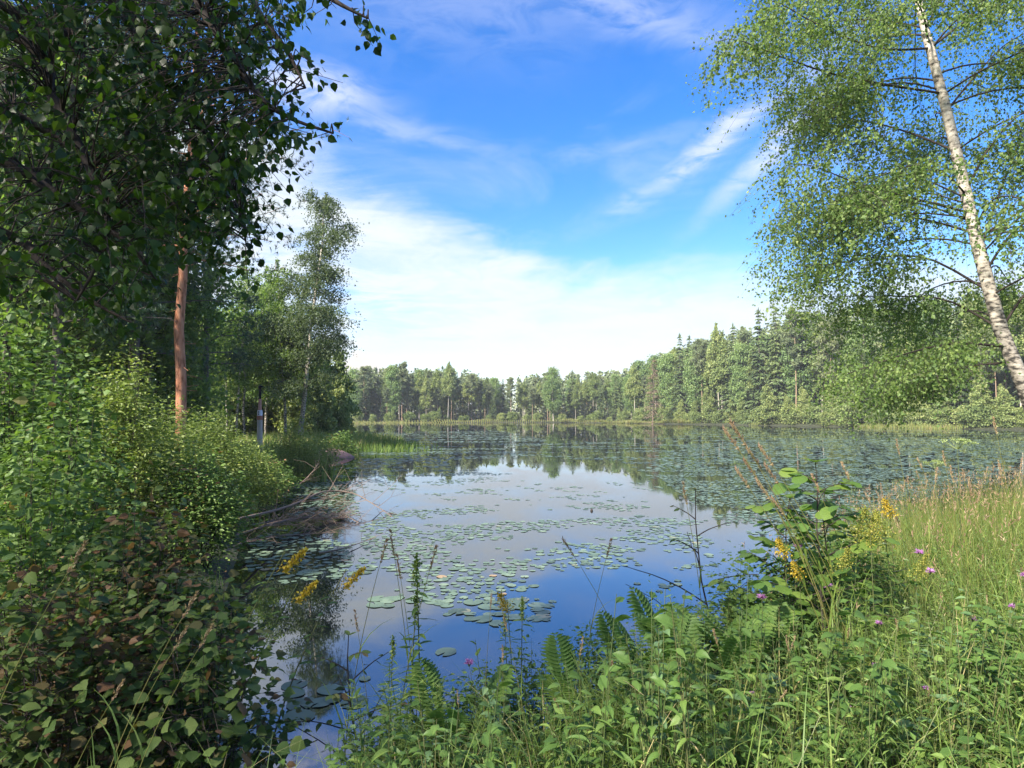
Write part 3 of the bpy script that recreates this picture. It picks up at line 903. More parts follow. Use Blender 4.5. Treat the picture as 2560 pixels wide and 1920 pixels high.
# --- the left shore: birches on the spit, pines and dark wood behind the overhanging branches
def left_trees():
    g = lambda x, y: float(gz(x, y)) - .05
    b1 = birch_parts('spit_birch', 18.4, .17, .20, 1.0, 40000, .135, 1.7, 50, (1.9, .5), jit=.07, rise=1.25, droop=.75, wob=.07, rag=(.4, 1.35), top=.985, lm='spit_leaf', prof_t=((0, .1, .43, .7, .87, 1), (2.3, 2.6, 2.3, 1.7, 1.25, .8)))
    x = at(645, 890, 45)[0]
    inst(b1, 'birch_tree', 'tall slender birch with weeping twigs standing on the left spit', 'birch', (x, 45, g(x, 45)), 0)
    b2 = birch_parts('side_birch', 13.5, .11, .26, 2.4, 12000, .15, .9, 40, (-.5, .2), narrow=.55, jit=.1)
    b3 = birch_parts('thin_birch', 12, .07, .38, 1.8, 5600, .15, .8, 32, (.8, .1), narrow=.45, jit=.1)
    for xd, Y, p, rz, s, lab in (
            (620, 46, b2, .5, 1.0, 'leaning birch close beside the tall weeping birch on the spit'),
            (655, 47.5, b3, 2.9, .95, 'thin birch leaning right behind the tall weeping birch'),
            (510, 43, b3, 0.2, .95, 'slim white-stemmed birch left of the painted post'),
            (527, 44, b3, 1.9, 1.12, 'second slim white birch left of the painted post'),
            (492, 45, b3, 3.6, .85, 'short white birch farthest left of the painted post'),
            (575, 50, b2, 2.2, .98, 'leafy birch directly behind the painted post'),
            (545, 53, b2, 4.0, 1.1, 'tall thin-crowned birch rising behind the white stems'),
            (700, 58, b3, 5.0, .62, 'low dark birch at the outer end of the spit'),
            (470, 52, b2, 1.0, .85, 'birch between the orange pine trunk and the white stems'),
            (440, 58, b3, 4.4, .8, 'faint green birch right of the orange pine trunk')):
        x = at(xd, 900, Y)[0]
        inst(p, 'birch_tree', lab, 'birch', (x, Y, g(x, Y)), rz, s, 'birches on the left spit')
    for k in range(44):
        Y = rng.uniform(50, 70); xd = rng.uniform(395, 735)
        x = at(xd, 900, Y)[0]
        if sdist(x, Y) < 1.5: continue
        top = rng.uniform(690, 800) + max(0, xd - 560) * .35
        h = at(xd, top, Y)[2] - g(x, Y)
        inst(FAR['young'][k % 2], 'young_birch', 'low leafy young birch in the thicket behind the white stems', 'birch', (x, Y, g(x, Y)), rng.uniform(0, 6), h / 9, 'young birches in the thicket behind the white stems')
    # hazy wood farther along the left bank
    for k in range(26):
        Y = rng.uniform(62, 100); xd = rng.uniform(380, 735) if k % 2 else rng.uniform(650, 740)
        x = at(xd, 900, Y)[0]
        if sdist(x, Y) < 2.5: continue
        kind = ['birch', 'young', 'aspen', 'pine'][rng.integers(4)]
        hmax = (at(xd, 690 + max(0, xd - 520) * .55, Y)[2])
        nm, lb, cat = KINDS[kind]
        p = FAR[kind][rng.integers(len(FAR[kind]))]
        H0 = {'birch': 17, 'pine': 18, 'aspen': 17, 'young': 9}[kind]
        s = hmax * rng.uniform(.7, 1) / H0
        inst(p, nm, lb + ' in the wood behind the painted post', cat, (x, Y, g(x, Y)), rng.uniform(0, 6), s, cat + 's in the wood behind the painted post')
    pn = pine_parts('orange_pine', 17.5, .165, .40, 3.6, 4200, .20, 9, nlimb=44, lean=(.35, 0), blade=.020, stubs=26)
    x = at(388, 860, 20)[0]
    inst(pn, 'pine_tree', 'pine with bright orange trunk rising from the bushes on the left bank', 'pine', (x, 20, g(x, 20)), .4)
    pn2 = pine_parts('grey_pine', 18, .17, .22, 3.6, 3600, .22, 8, 'grey_bark', nlimb=44, blade=.024, stubs=14)
    for xd, Y, rz, s, lab in ((295, 22, 1, 1, 'shaded grey-trunked pine left of the orange pine'), (120, 19, 2.2, .95, 'dark pine behind the overhanging leaves at the left edge'),
                              (215, 27, 4, 1.08, 'dark pine deep behind the overhanging leaves'), (40, 26, 5.1, 1.05, 'dark pine mostly hidden at the far left edge'),
                              (440, 29, 3.3, .9, 'pine with dark crown just behind the orange trunk')):
        x = at(xd, 800, Y)[0]
        inst(pn2, 'pine_tree', lab, 'pine', (x, Y, g(x, Y)), rz, s, 'dark pines on the left bank')
    x = at(336, 800, 24)[0]
    inst(b2, 'birch_tree', 'birch with mottled pale trunk between the grey and orange pines', 'birch', (x, 24, g(x, 24)), 1.3, 1.15)
    dk = broad_parts('bank_aspen', 12, .14, .04, 3.2, 260, 70, .19, 'birch_leaf', 'grey_bark')
    for xd, Y, s, lab in ((60, 25, 1.2, 'dense leafy aspen behind the overhanging leaves at the left edge'), (175, 27, 1.15, 'dense leafy aspen filling the gap between the dark pines'),
                          (300, 25, 1.0, 'dense aspen far behind the grey-trunked pine'), (120, 26, 1.15, 'tall dense aspen at the back of the left wood'), (10, 20, 1.2, 'dense aspen at the very left edge behind the bushes'),
                          (400, 40, .8, 'round aspen behind the foot of the orange pine')):
        x = at(xd, 800, Y)[0]
        inst(dk, 'aspen_tree', lab, 'aspen', (x, Y, g(x, Y)), rng.uniform(0, 6), s, 'aspens on the left bank')


left_trees()
number_shore_trees(' in the thicket')
number_shore_trees(' in the wood')


# --- the painted post
def painted_post():
    Y = 33.0
    b = at(562, 932, Y); t = at(559, 835, Y)
    z0 = float(gz(b[0], Y)) - .1
    H = t[2] - z0
    k = lambda yd: at(560, yd, Y)[2] - z0
    th = thing('painted_post', 'weathered log post with orange and white bands and thin black top', 'post', (b[0], Y, z0))

    def seg(name, za, zb, ra, rb, mat, n=12):
        mb = MB()
        zz = np.linspace(za, zb, 4)
        sx = lambda z: -.05 * z / H
        tube(mb, [(sx(z), 0, z) for z in zz], np.linspace(ra, rb, 4), n, wob=.03)
        return obj(name, mb.mesh('post_' + name, mat, True), th)
    grey = plain_mat('post_grey', (.46, .41, .34)); orange = plain_mat('post_orange', (.42, .17, .10))
    white = plain_mat('post_white', (.72, .72, .74), var=.1); black = plain_mat('post_black', (.010, .010, .011))
    pink = plain_mat('post_pink', (.55, .27, .20))
    seg('base_log', 0, k(907), .15, .135, grey); seg('orange_band', k(907), k(898), .145, .14, orange)
    w = seg('white_band', k(898), k(886), .128, .12, white)
    for zz in (k(890), k(894.5)):
        mb = MB()
        a = np.linspace(0, 2 * math.pi, 9)[:-1]
        c = np.array([-.045, -.126, zz])
        V = [c + np.array([math.cos(q) * .035, 0, math.sin(q) * .035]) for q in a] + [c + np.array([math.cos(q) * .03, -.012, math.sin(q) * .03]) for q in a]
        mb.add(V, [[i, (i + 1) % 8, 8 + (i + 1) % 8, 8 + i] for i in range(8)]); mb.add(V[8:], [[0, i, i + 1] for i in range(1, 7)])
        obj('dark_spot', mb.mesh('dark_spot', black), w)
    seg('orange_neck', k(886), k(862), .085, .075, pink)
    seg('black_top', k(862), k(838), .062, .055, black)
    mb = MB()
    zt = k(838)
    tube(mb, [(-.05, 0, zt - .02), (-.07, 0, zt + .03), (-.045, 0, zt + .10), (-.06, 0, zt + .15)], [.06, .10, .085, .03], 8, wob=.15)
    obj('knob', mb.mesh('post_knob', black, True), th)
    mb = MB()
    tube(mb, [(0, 0, zt + .05), (.06, 0, zt + .09), (.13, 0, zt + .12)], [.05, .035, .012], 6)
    obj('spur', mb.mesh('post_spur', black, True), th)


painted_post()


# --- bushes along the left bank
def big_leaf_mesh(name, mat, kind='ovate', seed=0):
    r = np.random.default_rng(seed)
    n = 8
    s = np.linspace(0, 1, n)
    if kind == 'ovate': w = np.sin(np.pi * s ** .72) * .5
    elif kind == 'round': w = np.sqrt(np.maximum(1 - (2 * s - 1) ** 2, 0)) * .5
    elif kind == 'heart': w = np.sin(np.pi * (s * .93 + .07) ** .55) * .52; w[-1] = 0
    else: w = np.sin(np.pi * s ** .8) * .5
    ser = 1 + (np.where(np.arange(n) % 2 == 0, -.06, .06) if kind in ('ovate', 'heart') else 0)
    w = w * ser
    curl = r.uniform(.06, .28); fold = r.uniform(.10, .35); tw = r.uniform(-.15, .15)
    V, U = [], []
    for i in range(n):
        zc = -curl * s[i] ** 2
        for q in (-1, -.5, 0, .5, 1):
            v = q * w[i]
            V.append((s[i], v * .98, zc + abs(v) * fold - (abs(v) ** 2) * .35 + tw * v * s[i] + r.uniform(-.012, .012)))
            U.append((s[i], v))
    f = [[i * 5 + j, i * 5 + j + 1, (i + 1) * 5 + j + 1, (i + 1) * 5 + j] for i in range(n - 1) for j in range(4)]
    mb = MB(); mb.add(V, f, 0, r.uniform(.2, .8), np.array(U))
    return mb.mesh(name, mat, True)


def bush(name, label, cat, loc, H, Rr, nst, per, leaf, lm, lw=.6, group=None, tpl=T_RH, bark='dark_bark', spread=.9, nleafparts=0, leafmesh=None, tilt=(0, 0), up=1.1, low=.12, wood_r=.007):
    t = thing(name, label, cat, loc, 0, 1, group)
    wood, fol = MB(), MB()
    a = rng.uniform(0, 6.28, nst); rad = np.sqrt(rng.random(nst))
    tips = np.stack([np.cos(a) * rad * Rr + tilt[0] * H, np.sin(a) * rad * Rr + tilt[1] * H, H * (1.03 - .55 * rad ** 2) * rng.uniform(.72, 1.05, nst)], 1)
    base = np.stack([np.cos(a) * rad * Rr * .25, np.sin(a) * rad * Rr * .25, np.full(nst, -.1)], 1)
    mid = base * .4 + tips * .6 + np.stack([np.zeros(nst), np.zeros(nst), H * .10 * np.ones(nst)], 1)
    s = np.linspace(0, 1, 7)[None, :, None]
    path = base[:, None] * (1 - s) ** 2 + 2 * mid[:, None] * s * (1 - s) + tips[:, None] * s ** 2
    for i in range(6):
        twigs(wood, path[:, i], path[:, i + 1], wood_r * (1 - i / 7), wood_r * (1 - (i + 1) / 7))
    f = low + (1 - low) * rng.random((nst, per)) ** .75
    tt = f * 6; i = np.minimum(tt.astype(int), 5); u = (tt - i)[..., None]
    idx = np.arange(nst)[:, None]
    P = path[idx, i] * (1 - u) + path[idx, i + 1] * u
    sp = Rr * .30 * spread * (1.15 - f)[..., None] + leaf * .9
    off = rng.normal(0, 1, (nst, per, 3)) * sp * [1, 1, .5]
    A = P.reshape(-1, 3)
    P = (P + off).reshape(-1, 3)
    m = len(P)
    tint = np.clip(np.repeat(rng.normal(.45, .16, nst), per) + rng.normal(0, .16, m), 0, 1)
    D = unit(off.reshape(-1, 3) * [1, 1, .2] + rng.normal(0, leaf, (m, 3)) * [1, 1, .5] + np.array([0, 0, -.25 * leaf]))
    Nn = rdir(m, up * 1.6)
    sz = leaf * rng.uniform(.4, 1.4, m)
    pick = np.zeros(m, bool)
    if nleafparts:
        W = P + np.array(loc)
        pd = proj(W)
        vis = (pd[:, 0] > 0) & (pd[:, 0] < 2212) & (pd[:, 1] > 0) & (pd[:, 1] < 1659)
        dist = W[:, 1] + (~vis) * 99
        order = np.argsort(dist - sz * 6)
        pick[order[:nleafparts]] = True
        for k in order[:nleafparts]:
            obj('leaf', leafmesh[rng.integers(len(leafmesh))], t, frame_mat(P[k], D[k], Nn[k], sz[k] * 1.1, sz[k] * lw * 1.35))
            twigs(wood, [A[k]], [P[k]], .0022, .0014)
    leaves(fol, P[~pick], D[~pick], Nn[~pick], sz[~pick], sz[~pick] * lw, tpl, 0, tint[~pick])
    obj('branches', wood.mesh(name + '_branches', M[bark]), t)
    o = obj('foliage', fol.mesh(name + '_foliage', M[lm]), t)
    if nleafparts: o['kind'] = 'stuff'
    return t


ALDER = [big_leaf_mesh('alder_leaf_%d' % k, M['alder_bush_leaf'], 'ovate', k) for k in range(7)]


def left_bushes():
    g = lambda x, y: float(gz(x, y)) - .05

    def b(xd, top, Y, hw, nst, per, leaf, lm, label, lw=.6, cat='bush', name='willow_bush', **kw):
        q = at(xd, top, Y); z = g(q[0], Y); Rr = hw * K / F * Y
        bush(name, label, cat, (q[0], Y, z), q[2] - z, Rr, nst, per, leaf, lm, lw, **kw)
    b(40, 650, 7.0, 170, 70, 120, .075, 'bush_leaf', 'tall pale green bush at the left edge under the overhanging leaves', .72, name='hazel_bush', tpl=T_OV)
    b(160, 800, 6.2, 120, 50, 90, .065, 'bush_leaf', 'mid-height bush with dull green leaves below the pale tall bush', .7, name='hazel_bush', tpl=T_OV)
    b(265, 752, 9.5, 105, 90, 170, .066, 'willow_leaf', 'yellow-green willow bush topped with broad sprays left of the orange pine', .5)
    b(360, 862, 12, 105, 90, 170, .075, 'willow_leaf', 'yellow-green willow bush at the foot of the orange pine', .42)
    b(455, 890, 14, 90, 90, 170, .078, 'willow_leaf', 'dense willow bush between the orange pine and the painted post', .42)
    b(420, 960, 10, 110, 80, 160, .066, 'bush_leaf', 'darker bush overhanging the water below the willows', .5)
    b(520, 950, 16, 85, 80, 160, .080, 'willow_leaf', 'low willow bush in front of the white birch stems', .42)
    b(560, 985, 19, 75, 80, 150, .085, 'bush_leaf', 'dark-based bush at the waterline below the painted post', .5)
    b(640, 905, 25, 62, 80, 130, .085, 'willow_leaf', 'rounded willow bush between the painted post and the spit birch', .5)
    b(690, 935, 33, 45, 60, 100, .11, 'willow_leaf', 'small willow bush at the neck of the grassy spit', .5)
    b(735, 925, 40, 34, 50, 90, .13, 'bush_leaf', 'dark bush on the spit right of the tall birch', .6)
    b(90, 900, 4.8, 190, 60, 80, .07, 'bush_leaf', 'shaded leafy bush at the left edge below the pale bushes', .72, name='hazel_bush', tpl=T_OV)
    b(300, 1040, 4.6, 190, 70, 84, .066, 'alder_bush_leaf', 'near alder bush with large brown-tinged leaves on the left bank', .78, name='alder_bush', tpl=T_OV, nleafparts=290, leafmesh=ALDER, bark='dark_bark', spread=1.2, low=.05)
    b(450, 1190, 3.9, 150, 48, 60, .064, 'alder_bush_leaf', 'lower alder bush with browned leaves reaching over the water edge', .78, name='alder_bush', tpl=T_OV, nleafparts=260, leafmesh=ALDER, bark='dark_bark', spread=1.2, low=.05)
    b(120, 1180, 3.7, 200, 62, 76, .058, 'alder_bush_leaf', 'shaded alder bush filling the lower left corner', .78, name='alder_bush', tpl=T_OV, nleafparts=260, leafmesh=ALDER, bark='dark_bark', spread=1.2, low=.05)


left_bushes()


# ------------------------------------------------------------------ overhanging tree (near, left)
def overhanging_tree():
    base = np.array([-5.2, 2.6, float(gz(-5.2, 2.6)) - .1])
    t = thing('overhanging_birch', 'near tree at the left edge with dark drooping leafy branches overhead', 'tree', base)
    tr, wood, fol = MB(), MB(), MB()
    tp = np.array([base + np.array([.05 * math.sin(z), .04 * math.cos(z * 1.3), z]) for z in np.linspace(0, 11, 12)])
    tube(tr, tp - base, .17 * (1 - np.linspace(0, 1, 12) * .9), 9, wob=.05)
    limbs_d = [
        [(-4, 4.9), (0, 60, 3.9), (110, 205, 3.7), (185, 345, 3.6), (232, 470, 3.5), (215, 560, 3.5), (165, 650, 3.5)],
        [(-4, 6.2), (300, -260, 3.9), (425, 0, 3.6), (500, 120, 3.5), (590, 235, 3.4), (720, 288, 3.4)],
        [(-4, 7.0), (420, -330, 4.0), (640, -60, 3.7), (720, 0, 3.6), (795, 40, 3.6)],
        [(-4, 4.4), (0, 345, 3.8), (85, 395, 3.7), (200, 470, 3.7), (290, 540, 3.7), (340, 610, 3.8)],
        [(-4, 5.6), (180, -40, 4.2), (330, 130, 4.0), (450, 300, 3.9), (520, 450, 3.8), (530, 520, 3.8)],
        [(-4, 6.6), (400, -200, 4.4), (560, 30, 4.2), (620, 110, 4.1), (660, 190, 4.0)],
        [(-4, 5.2), (90, 60, 4.5), (230, 230, 4.3), (350, 400, 4.2), (375, 420, 4.2), (380, 440, 4.2)],
        [(-4, 4.0), (-40, 480, 4.0), (80, 560, 4.0), (180, 640, 4.0), (290, 700, 4.0)],
        [(-4, 4.6), (60, 260, 4.6), (240, 420, 4.6), (380, 430, 4.6), (520, 470, 4.6)],
    ]
    paths = []
    for ld in limbs_d:
        c = [interp(tp, min(ld[0][1] / 11, 1))] + [at(*q) for q in ld[1:]]
        p = smooth_path(c, 22); paths.append(p)
        lb = MB(); tube(lb, p - base, np.linspace(.040, .006, 22), 6, wob=.06); obj('limb', lb.mesh('overhanging_limb', M['dark_bark'], True), t)
    allp = np.concatenate([p[5:] for p in paths])
    region = [(-60, -160), (480, -160), (560, -100), (640, -70), (655, 0), (600, 30), (600, 90), (605, 160), (590, 250), (560, 330), (545, 430), (525, 510), (470, 530), (430, 470), (400, 430), (365, 450), (330, 560), (290, 630), (180, 650), (60, 600), (-60, 590)]
    region = np.array(region, float)
    C = []
    while len(C) < 980:
        q = rng.uniform([-60, -120], [700, 750])
        if not inpoly(q[None], region)[0]: continue
        if 40 < q[0] < 240 and 10 < q[1] < 175 and rng.random() < .6: continue      # a lighter window of sky
        if cnoise(q[0], q[1], 260, 1) < .30 and rng.random() < .45: continue
        C.append(at(q[0], q[1], rng.uniform(3.2, 5.2) if q[0] < 330 else rng.uniform(3.2, 4.4)))
    C = np.array(C)
    # leafy twigs along the ends of the outer limbs
    ends = [p[int(f)] for p in paths[1:3] for f in np.linspace(11, 21, 9)] + [p[int(f)] for p in paths[4:6] for f in np.linspace(11, 21, 7)]
    C = np.concatenate([C, np.array(ends) + rng.normal(0, .05, (len(ends), 3))])
    dd = np.linalg.norm(C[:, None] - allp[None], axis=2)
    near = allp[np.argmin(dd, 1)]
    mid = (C + near) / 2 + np.array([0, 0, .05])
    twigs(wood, near - base, mid - base, .007, .004); twigs(wood, mid - base, C - base, .004, .0028)
    out = unit(C - near + rng.normal(0, .12, C.shape)) * [1, 1, .3]
    D = unit(out + np.array([.25, 0, -.75]) + rng.normal(0, .35, C.shape))
    L = rng.uniform(.22, .42, len(C)); per = 9
    L[-len(ends):] = .16
    twigs(wood, C - base, C + D * L[:, None] - base, .0028, .0015)
    f = (np.arange(per)[None] + rng.uniform(0, 1, (len(C), per))) / per
    off = rng.normal(0, .035, (len(C), per, 3))
    P = C[:, None] + D[:, None] * (f * L[:, None])[..., None] + off
    LD = unit(unit(off) * .8 + np.array([.12, 0, -.9]) + rng.normal(0, .3, off.shape))
    P = P.reshape(-1, 3); LD = LD.reshape(-1, 3); m = len(P)
    N = rdir(m, .25)
    N[:, 1] -= .25
    sz = rng.uniform(.038, .064, m)
    tint = np.clip(np.repeat(rng.normal(.40, .18, len(C)), per) + rng.normal(0, .14, m), 0, 1)
    pd = proj(P); vis = (pd[:, 0] > 0) & (pd[:, 1] > 0)
    key = sz / P[:, 1] + vis * 1.0
    order = np.argsort(-key)
    front = order[:300]
    LM = [big_leaf_mesh('hanging_leaf_%d' % k, M['alder_leaf'], 'heart', 20 + k) for k in range(6)]
    for k in front:
        obj('leaf', LM[rng.integers(6)], t, frame_mat(P[k] - base, LD[k], N[k], sz[k], sz[k] * .80))
    rest = order[300:]
    leaves(fol, P[rest] - base, LD[rest], N[rest], sz[rest], sz[rest] * .84, T_OV, 0, tint[rest])
    # unseen extra crown above and behind the viewer, added to shade the hanging leaves
    k = 7000
    P2 = np.stack([rng.normal(-4.9, 1.3, k), rng.normal(1.2, 1.4, k), rng.uniform(4.2, 8.5, k)], 1)
    pd = proj(P2); hid = (P2[:, 1] < .5) | (pd[:, 1] < -40) | (pd[:, 0] < -40)
    P2 = P2[hid]
    leaves(fol, P2 - base, rdir(len(P2), -.5), rdir(len(P2), .5), .11, .10, T_RH, 0, np.clip(rng.normal(.4, .2, len(P2)), 0, 1))
    for kk in range(26):
        z = rng.uniform(4.5, 10.5); p0 = interp(tp, z / 11); a = rng.uniform(1.6, 5.2)
        pp = limb_path(p0, a, rng.uniform(1.2, 2.6), .6, .4)
        tube(wood, pp - base, np.linspace(.035, .006, 7), 5)
    obj('trunk', tr.mesh('overhanging_trunk', M['grey_bark'], True), t)
    obj('branches', wood.mesh('overhanging_branches', M['dark_bark'], True), t)
    o = obj('foliage', fol.mesh('overhanging_foliage', M['alder_leaf']), t); o['kind'] = 'stuff'


overhanging_tree()


# ------------------------------------------------------------------ leaning birch (right)
def leaning_birch():
    Y = 12.0
    c = [at(2300, 1130, 12.2), at(2225, 870, 12), at(2165, 720, 12), at(2120, 560, 12), at(2080, 390, 12), at(2040, 220, 12), at(2005, 90, 12), at(1970, -60, 12.1), at(1925, -260, 12.3), at(1890, -480, 12.4), at(1870, -680, 12.5)]
    c = np.array(c)
    z0 = float(gz(c[0][0], c[0][1])) - .1
    c[0][2] = z0
    base = c[0].copy()
    tp = smooth_path(c, 40)
    H = tp[-1][2] - z0
    s = (tp[:, 2] - z0) / H
    tr, wood, crown = MB(), MB(), MB()
    tube(tr, tp - base, .145 * (1 - s ** 1.1 * .92) + .012 * (s < .05), 12, wob=.05)

    def trunk_at(yd):
        pj = proj(tp)
        return tp[np.argmin(np.abs(pj[:, 1] - yd))]
    lim, limb_meshes = [], []
    loc = lambda ps: [p - base for p in ps]

    def limb(y0, *pts):
        lim.append(smooth_path([trunk_at(y0)] + [at(*p) for p in pts], 14))
    limb(215, (1930, 185, 11.8), (1800, 160, 11.4), (1680, 120, 11.1), (1590, 85, 10.9), (1535, 95, 10.9))
    limb(185, (1900, 183, 12.4), (1820, 180, 12.8), (1740, 190, 13))
    limb(100, (1900, 105, 11.6), (1780, 60, 11.2), (1690, 10, 11), (1650, 0, 11))
    limb(320, (1960, 285, 12.4), (1860, 260, 12.8), (1760, 250, 13.0), (1690, 240, 13))
    limb(480, (1960, 425, 11.6), (1850, 395, 11.2), (1760, 360, 11.0), (1690, 350, 11))
    limb(500, (2000, 475, 12.6), (1880, 460, 13.0), (1760, 480, 13.0), (1680, 480, 13))
    limb(640, (2010, 560, 12.3), (1900, 555, 12.1), (1800, 570, 12.0), (1710, 575, 12))
    limb(700, (2050, 650, 12.6), (1950, 640, 12.9), (1840, 640, 13.0), (1740, 640, 13))
    limb(760, (2080, 742, 11.7), (1990, 755, 11.4), (1880, 790, 11.2), (1770, 830, 11.2))
    limb(800, (2100, 790, 12.6), (2000, 820, 12.9), (1900, 850, 13))
    limb(-20, (1900, -40, 12.5), (1820, -60, 12.9), (1740, -30, 13), (1680, -10, 13))
    limb(560, (2150, 440, 12.8), (2190, 340, 13.4), (2230, 240, 13.8))
    limb(420, (2130, 330, 11.6), (2200, 250, 11.3), (2290, 210, 11.2))
    limb(600, (2190, 500, 11.5), (2280, 450, 11.2), (2380, 440, 11))
    limb(250, (2110, 160, 12.4), (2180, 90, 12.7), (2270, 50, 12.8))
    limb(120, (2090, 40, 12.4), (2160, -30, 12.6), (2240, -80, 12.7))
    limb(700, (2230, 620, 12), (2320, 600, 12), (2420, 620, 12))
    hand = len(lim)
    for k in range(46):
        t = rng.uniform(.20, .97)
        p0 = interp(tp, t)
        ln = (3.6 if t < .7 else 3.0) * (1.2 - t) * rng.uniform(.8, 1.3) + .5
        lim.append(smooth_path(limb_path(p0, rng.uniform(0, 6.28), ln, rng.uniform(.3, .8), rng.uniform(.4, 1.0)), 14))
    edge = lambda A: proj(A + base)[:, 0] > np.interp(proj(A + base)[:, 1], [-200, 0, 40, 70, 170, 210, 260, 330, 380, 420, 560, 640, 700, 830], [1640, 1640, 1630, 1515, 1515, 1555, 1620, 1668, 1668, 1655, 1660, 1700, 1740, 1790]) + rng.normal(0, 18, len(A))
    hang_leaves(crown, wood, loc(lim[8:10]), 8500, .056, .7, .05, keep=edge, s0=.3, twig_r=.0022, per=14, lw=.78)
    for i, p in enumerate(lim):
        if i < hand:
            nv = max(5, int((proj(p)[:, 0] > np.interp(proj(p)[:, 1], [-200, 40, 70, 200, 260, 330, 640, 830], [1660, 1650, 1530, 1560, 1650, 1720, 1730, 1800])).sum())); mb = MB(); tube(mb, p[:nv] - base, np.linspace(.026, .004, 14)[:nv], 6); limb_meshes.append(mb.mesh('leaning_birch_limb', M['dark_bark'], True))
        else:
            nv = max(5, int((proj(p)[:, 0] > np.interp(proj(p)[:, 1], [-200, 40, 70, 200, 260, 330, 640, 830], [1660, 1650, 1530, 1560, 1650, 1740, 1750, 1800])).sum()))
            tube(wood, p[:nv] - base, np.linspace(.020, .004, 14)[:nv], 6)
    sec = []
    for i, p in enumerate(lim):
        for k in range((4 if i in (8, 9) else 9) if i < hand else 4):
            f = rng.uniform(.25, 1.0); a = interp(p, f); d = unit(p[-1] - p[0]); ang = rng.normal(0, .9)
            d2 = np.array([d[0] * math.cos(ang) - d[1] * math.sin(ang), d[0] * math.sin(ang) + d[1] * math.cos(ang), rng.uniform(-.1, .5)])
            q = np.linspace(0, 1, 14)[:, None]; l = rng.uniform(.5, 1.3)
            pp = a + d2 * q * l + np.array([0, 0, -.45]) * q ** 2 * l
            if proj(pp[-1][None])[0, 0] < np.interp(proj(pp[-1][None])[0, 1], [0, 60, 200, 260, 330, 640, 800], [1690, 1580, 1580, 1690, 1760, 1760, 1830]): continue
            sec.append(pp); twigs(wood, pp[:-1] - base, pp[1:] - base, .006, .005)
    loc = lambda ps: [p - base for p in ps]
    hang_leaves(crown, wood, loc(lim[:8] + lim[10:11]), 20000, .062, 1.15, .04, keep=edge, s0=.28, twig_r=.0022, per=14, lw=.78)
    hang_leaves(crown, wood, loc(lim[11:]), 44000, .062, .95, .05, keep=edge, s0=.22, twig_r=.0022, per=14, lw=.78)
    hang_leaves(crown, wood, loc(sec), 48000, .062, .95, .045, keep=edge, s0=.05, twig_r=.0020, per=14, lw=.78)
    t = thing('leaning_birch', 'large leaning birch with white bark and hanging leafy sprays at the right', 'birch', base)
    for lm_ in limb_meshes: obj('limb', lm_, t)
    obj('trunk', tr.mesh('leaning_birch_trunk', M['birch_bark'], True), t)
    obj('branches', wood.mesh('leaning_birch_branches', M['dark_bark'], True), t)
    obj('crown', crown.mesh('leaning_birch_crown', M['birch_leaf']), t)


leaning_birch()


# ------------------------------------------------------------------ water lilies
def pad_template(n, seed, ring=True):
    r = np.random.default_rng(seed)
    a = np.linspace(.22, 2 * math.pi - .22, n)
    rad = .5 * (1 + r.normal(0, .03, n))
    V = [(.06, 0, .002)] + [(math.cos(q) * k, math.sin(q) * k * .9, .003 + .002 * math.sin(3 * q + seed)) for q, k in zip(a, rad)]
    f = [[0, i, i + 1] for i in range(1, n)]
    return np.array(V), np.array(f)


